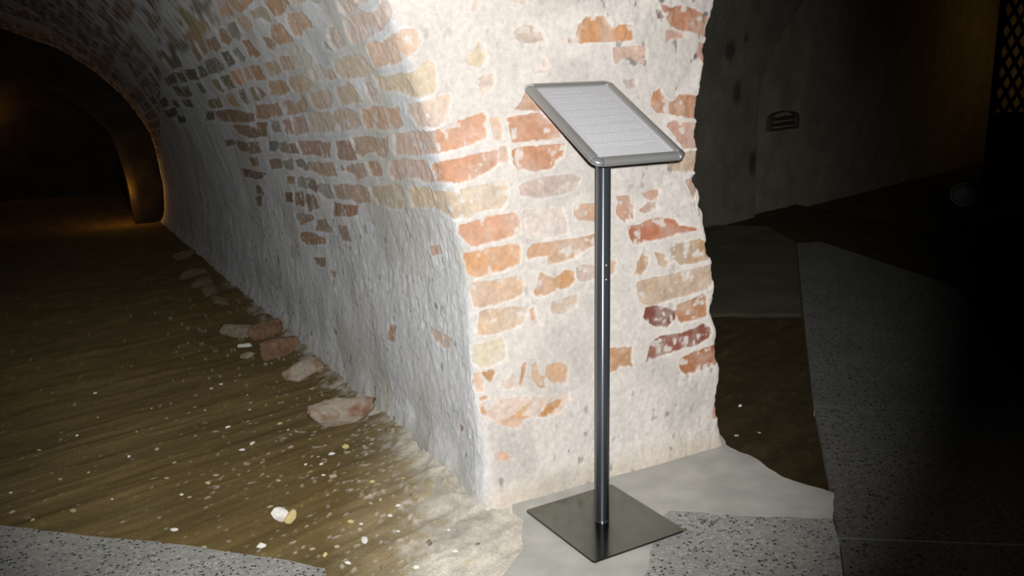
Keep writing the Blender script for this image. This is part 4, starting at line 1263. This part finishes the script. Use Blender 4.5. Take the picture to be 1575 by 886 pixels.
# the white stone in two halves
P = on_floor(438, 800)
ws = empty('lime_stone', (P[0], P[1], P[2] - 0.008)); tag(ws, 'bright white lime stone broken in two on the brown dirt', 'stone')
o = from_bm('white_half', rock_bm((0.018, 0.016, 0.026), 31, 0.2, 0.15), M_lime, ws, True); o.location = (-0.013, 0.006, 0.024); o.rotation_euler = (0.2, -0.5, 0)
o = from_bm('yellow_half', rock_bm((0.014, 0.013, 0.020), 33, 0.2, 0.15), M_limey, ws, True); o.location = (0.018, -0.004, 0.019); o.rotation_euler = (0.1, 0.55, 0.4); o['label'] = 'yellowed half'

# pebbles: those that can be picked out on the dirt
peb_px = [(388, 680), (241, 689), (256, 733), (233, 626), (315, 629), (290, 633), (384, 628), (268, 709), (332, 729), (320, 741), (198, 700), (195, 697), (16, 755), (18, 785), (112, 784), (50, 797), (172, 765), (245, 793), (279, 758), (291, 762),
          (314, 839), (380, 606), (325, 596), (361, 577), (340, 589), (412, 730), (428, 737), (532, 686), (510, 696), (500, 708), (494, 711), (489, 700), (456, 662), (443, 659), (470, 712), (478, 714), (497, 728), (512, 731), (415, 777), (540, 800), (555, 803),
          (597, 832), (560, 829), (518, 838), (480, 842), (500, 851), (535, 863), (660, 833), (612, 814), (645, 842), (570, 772), (585, 766), (612, 775), (632, 760), (600, 790), (480, 596), (495, 606), (430, 650), (372, 690), (405, 706), (350, 655), (300, 668), (210, 662), (150, 640), (118, 668),
          (80, 602), (146, 603), (60, 690), (92, 735), (136, 724), (402, 838), (352, 830), (268, 812), (620, 733), (590, 722), (572, 739), (700, 845), (735, 835), (690, 812), (668, 800), (655, 778), (720, 862), (640, 870), (588, 870), (1138, 622), (1168, 663), (1133, 668)]
rp = random.Random(8)
protos = []
for k in range(6):
    bm = rock_bm((1.0, 0.72, 0.6), 60 + k, 0.0, 0.22)
    me = bpy.data.meshes.new('pebble'); bm.to_mesh(me); bm.free()
    me.materials.append([M_lime, M_peb, M_peb, M_limey, M_lime, M_stone_p][k])
    me.polygons.foreach_set('use_smooth', [True] * len(me.polygons))
    protos.append(me)
big = {(388, 680), (241, 689), (112, 784), (660, 833), (560, 829), (532, 686), (512, 731), (402, 838), (597, 832)}
proto_o = bpy.data.objects.new('pebble', protos[0])
for i, (x, y) in enumerate(peb_px):
    o = proto_o if i == 0 else proto_o.copy()
    o.data = protos[i % 6]
    P = on_floor(x, y)
    r0 = rp.uniform(0.0045, 0.0085) * (1.7 if (x, y) in big else 1.0)
    o.scale = (r0 * rp.uniform(0.9, 1.5), r0, r0 * rp.uniform(0.7, 1.0))
    o.rotation_euler = (0, 0, rp.uniform(0, 6.28))
    o.location = (P[0], P[1], P[2] - 0.012 + r0 * 0.45 + 0.004)
    COL.objects.link(o)
    if x > 1000: tag(o, 'tiny pale pebble on the dark dirt right of the pier', 'pebble', 'pebbles right of the pier')
    else: tag(o, 'small pale pebble lying loose on the brown dirt floor', 'pebble', 'pebbles on the dirt floor')

# ------------------------------------------------------------------ light
def aim(o, p):
    dv = Vector(p) - o.location
    o.rotation_euler = dv.to_track_quat('-Z', 'Y').to_euler()


fl = bpy.data.lights.new('flash', 'SPOT'); flo = bpy.data.objects.new('flash', fl); COL.objects.link(flo)
flo.location = EYE + RT * 0.02 + UP * 0.035
fl.energy = 300; fl.color = (1.0, 0.99, 0.975)
fl.spot_size = math.radians(66); fl.spot_blend = 0.75; fl.shadow_soft_size = 0.012
aim(flo, EYE + ray(650, 400) * 3)

# warm lamps of the cellar, out of sight
w1 = bpy.data.lights.new('arch_lamp', 'POINT'); o = bpy.data.objects.new('arch_lamp', w1); COL.objects.link(o)
w1.energy = 4.0; w1.color = (1.0, 0.45, 0.10); w1.shadow_soft_size = 0.04
o.location = pt(-0.55, 0.55, RW - 0.05)
w2 = bpy.data.lights.new('far_lamp', 'POINT'); o = bpy.data.objects.new('far_lamp', w2); COL.objects.link(o)
w2.energy = 1.6; w2.color = (1.0, 0.42, 0.08); w2.shadow_soft_size = 0.05
q = on_plane(-10, 168, Bend + AXH * 4.1)
o.location = Bend + AXH * 3.95 + fd * q[0] + ZUP * q[1]
q = on_back(1468, 60)
w3 = bpy.data.lights.new('wall_lamp', 'SPOT'); o = bpy.data.objects.new('wall_lamp', w3); COL.objects.link(o)
w3.energy = 9.0; w3.color = (1.0, 0.55, 0.14); w3.shadow_soft_size = 0.1; w3.spot_size = math.radians(85); w3.spot_blend = 1.0
tgt = W0 + wd * q[0] + ZUP * q[1]
o.location = tgt + wn * 1.6 + ZUP * 0.5 + wd * 1.0
aim(o, tgt + wd * 0.3)

q = on_back(1556, 110)
w4 = bpy.data.lights.new('screen_lamp', 'POINT'); o = bpy.data.objects.new('screen_lamp', w4); COL.objects.link(o)
w4.energy = 4.0; w4.color = (1.0, 0.55, 0.16); w4.shadow_soft_size = 0.1
o.location = W0 + wd * (q[0] + 0.2) + ZUP * (q[1] + 0.2) + wn * 1.0
wld = bpy.data.worlds.new('dark'); scn.world = wld; wld.use_nodes = True
wld.node_tree.nodes['Background'].inputs[0].default_value = (0.9, 1.0, 0.85, 1)
wld.node_tree.nodes['Background'].inputs[1].default_value = 0.0012

vs_ = scn.view_settings
vs_.view_transform = 'Standard'; vs_.look = 'None'; vs_.gamma = 1.0; vs_.use_curve_mapping = False; vs_.exposure = 0.0
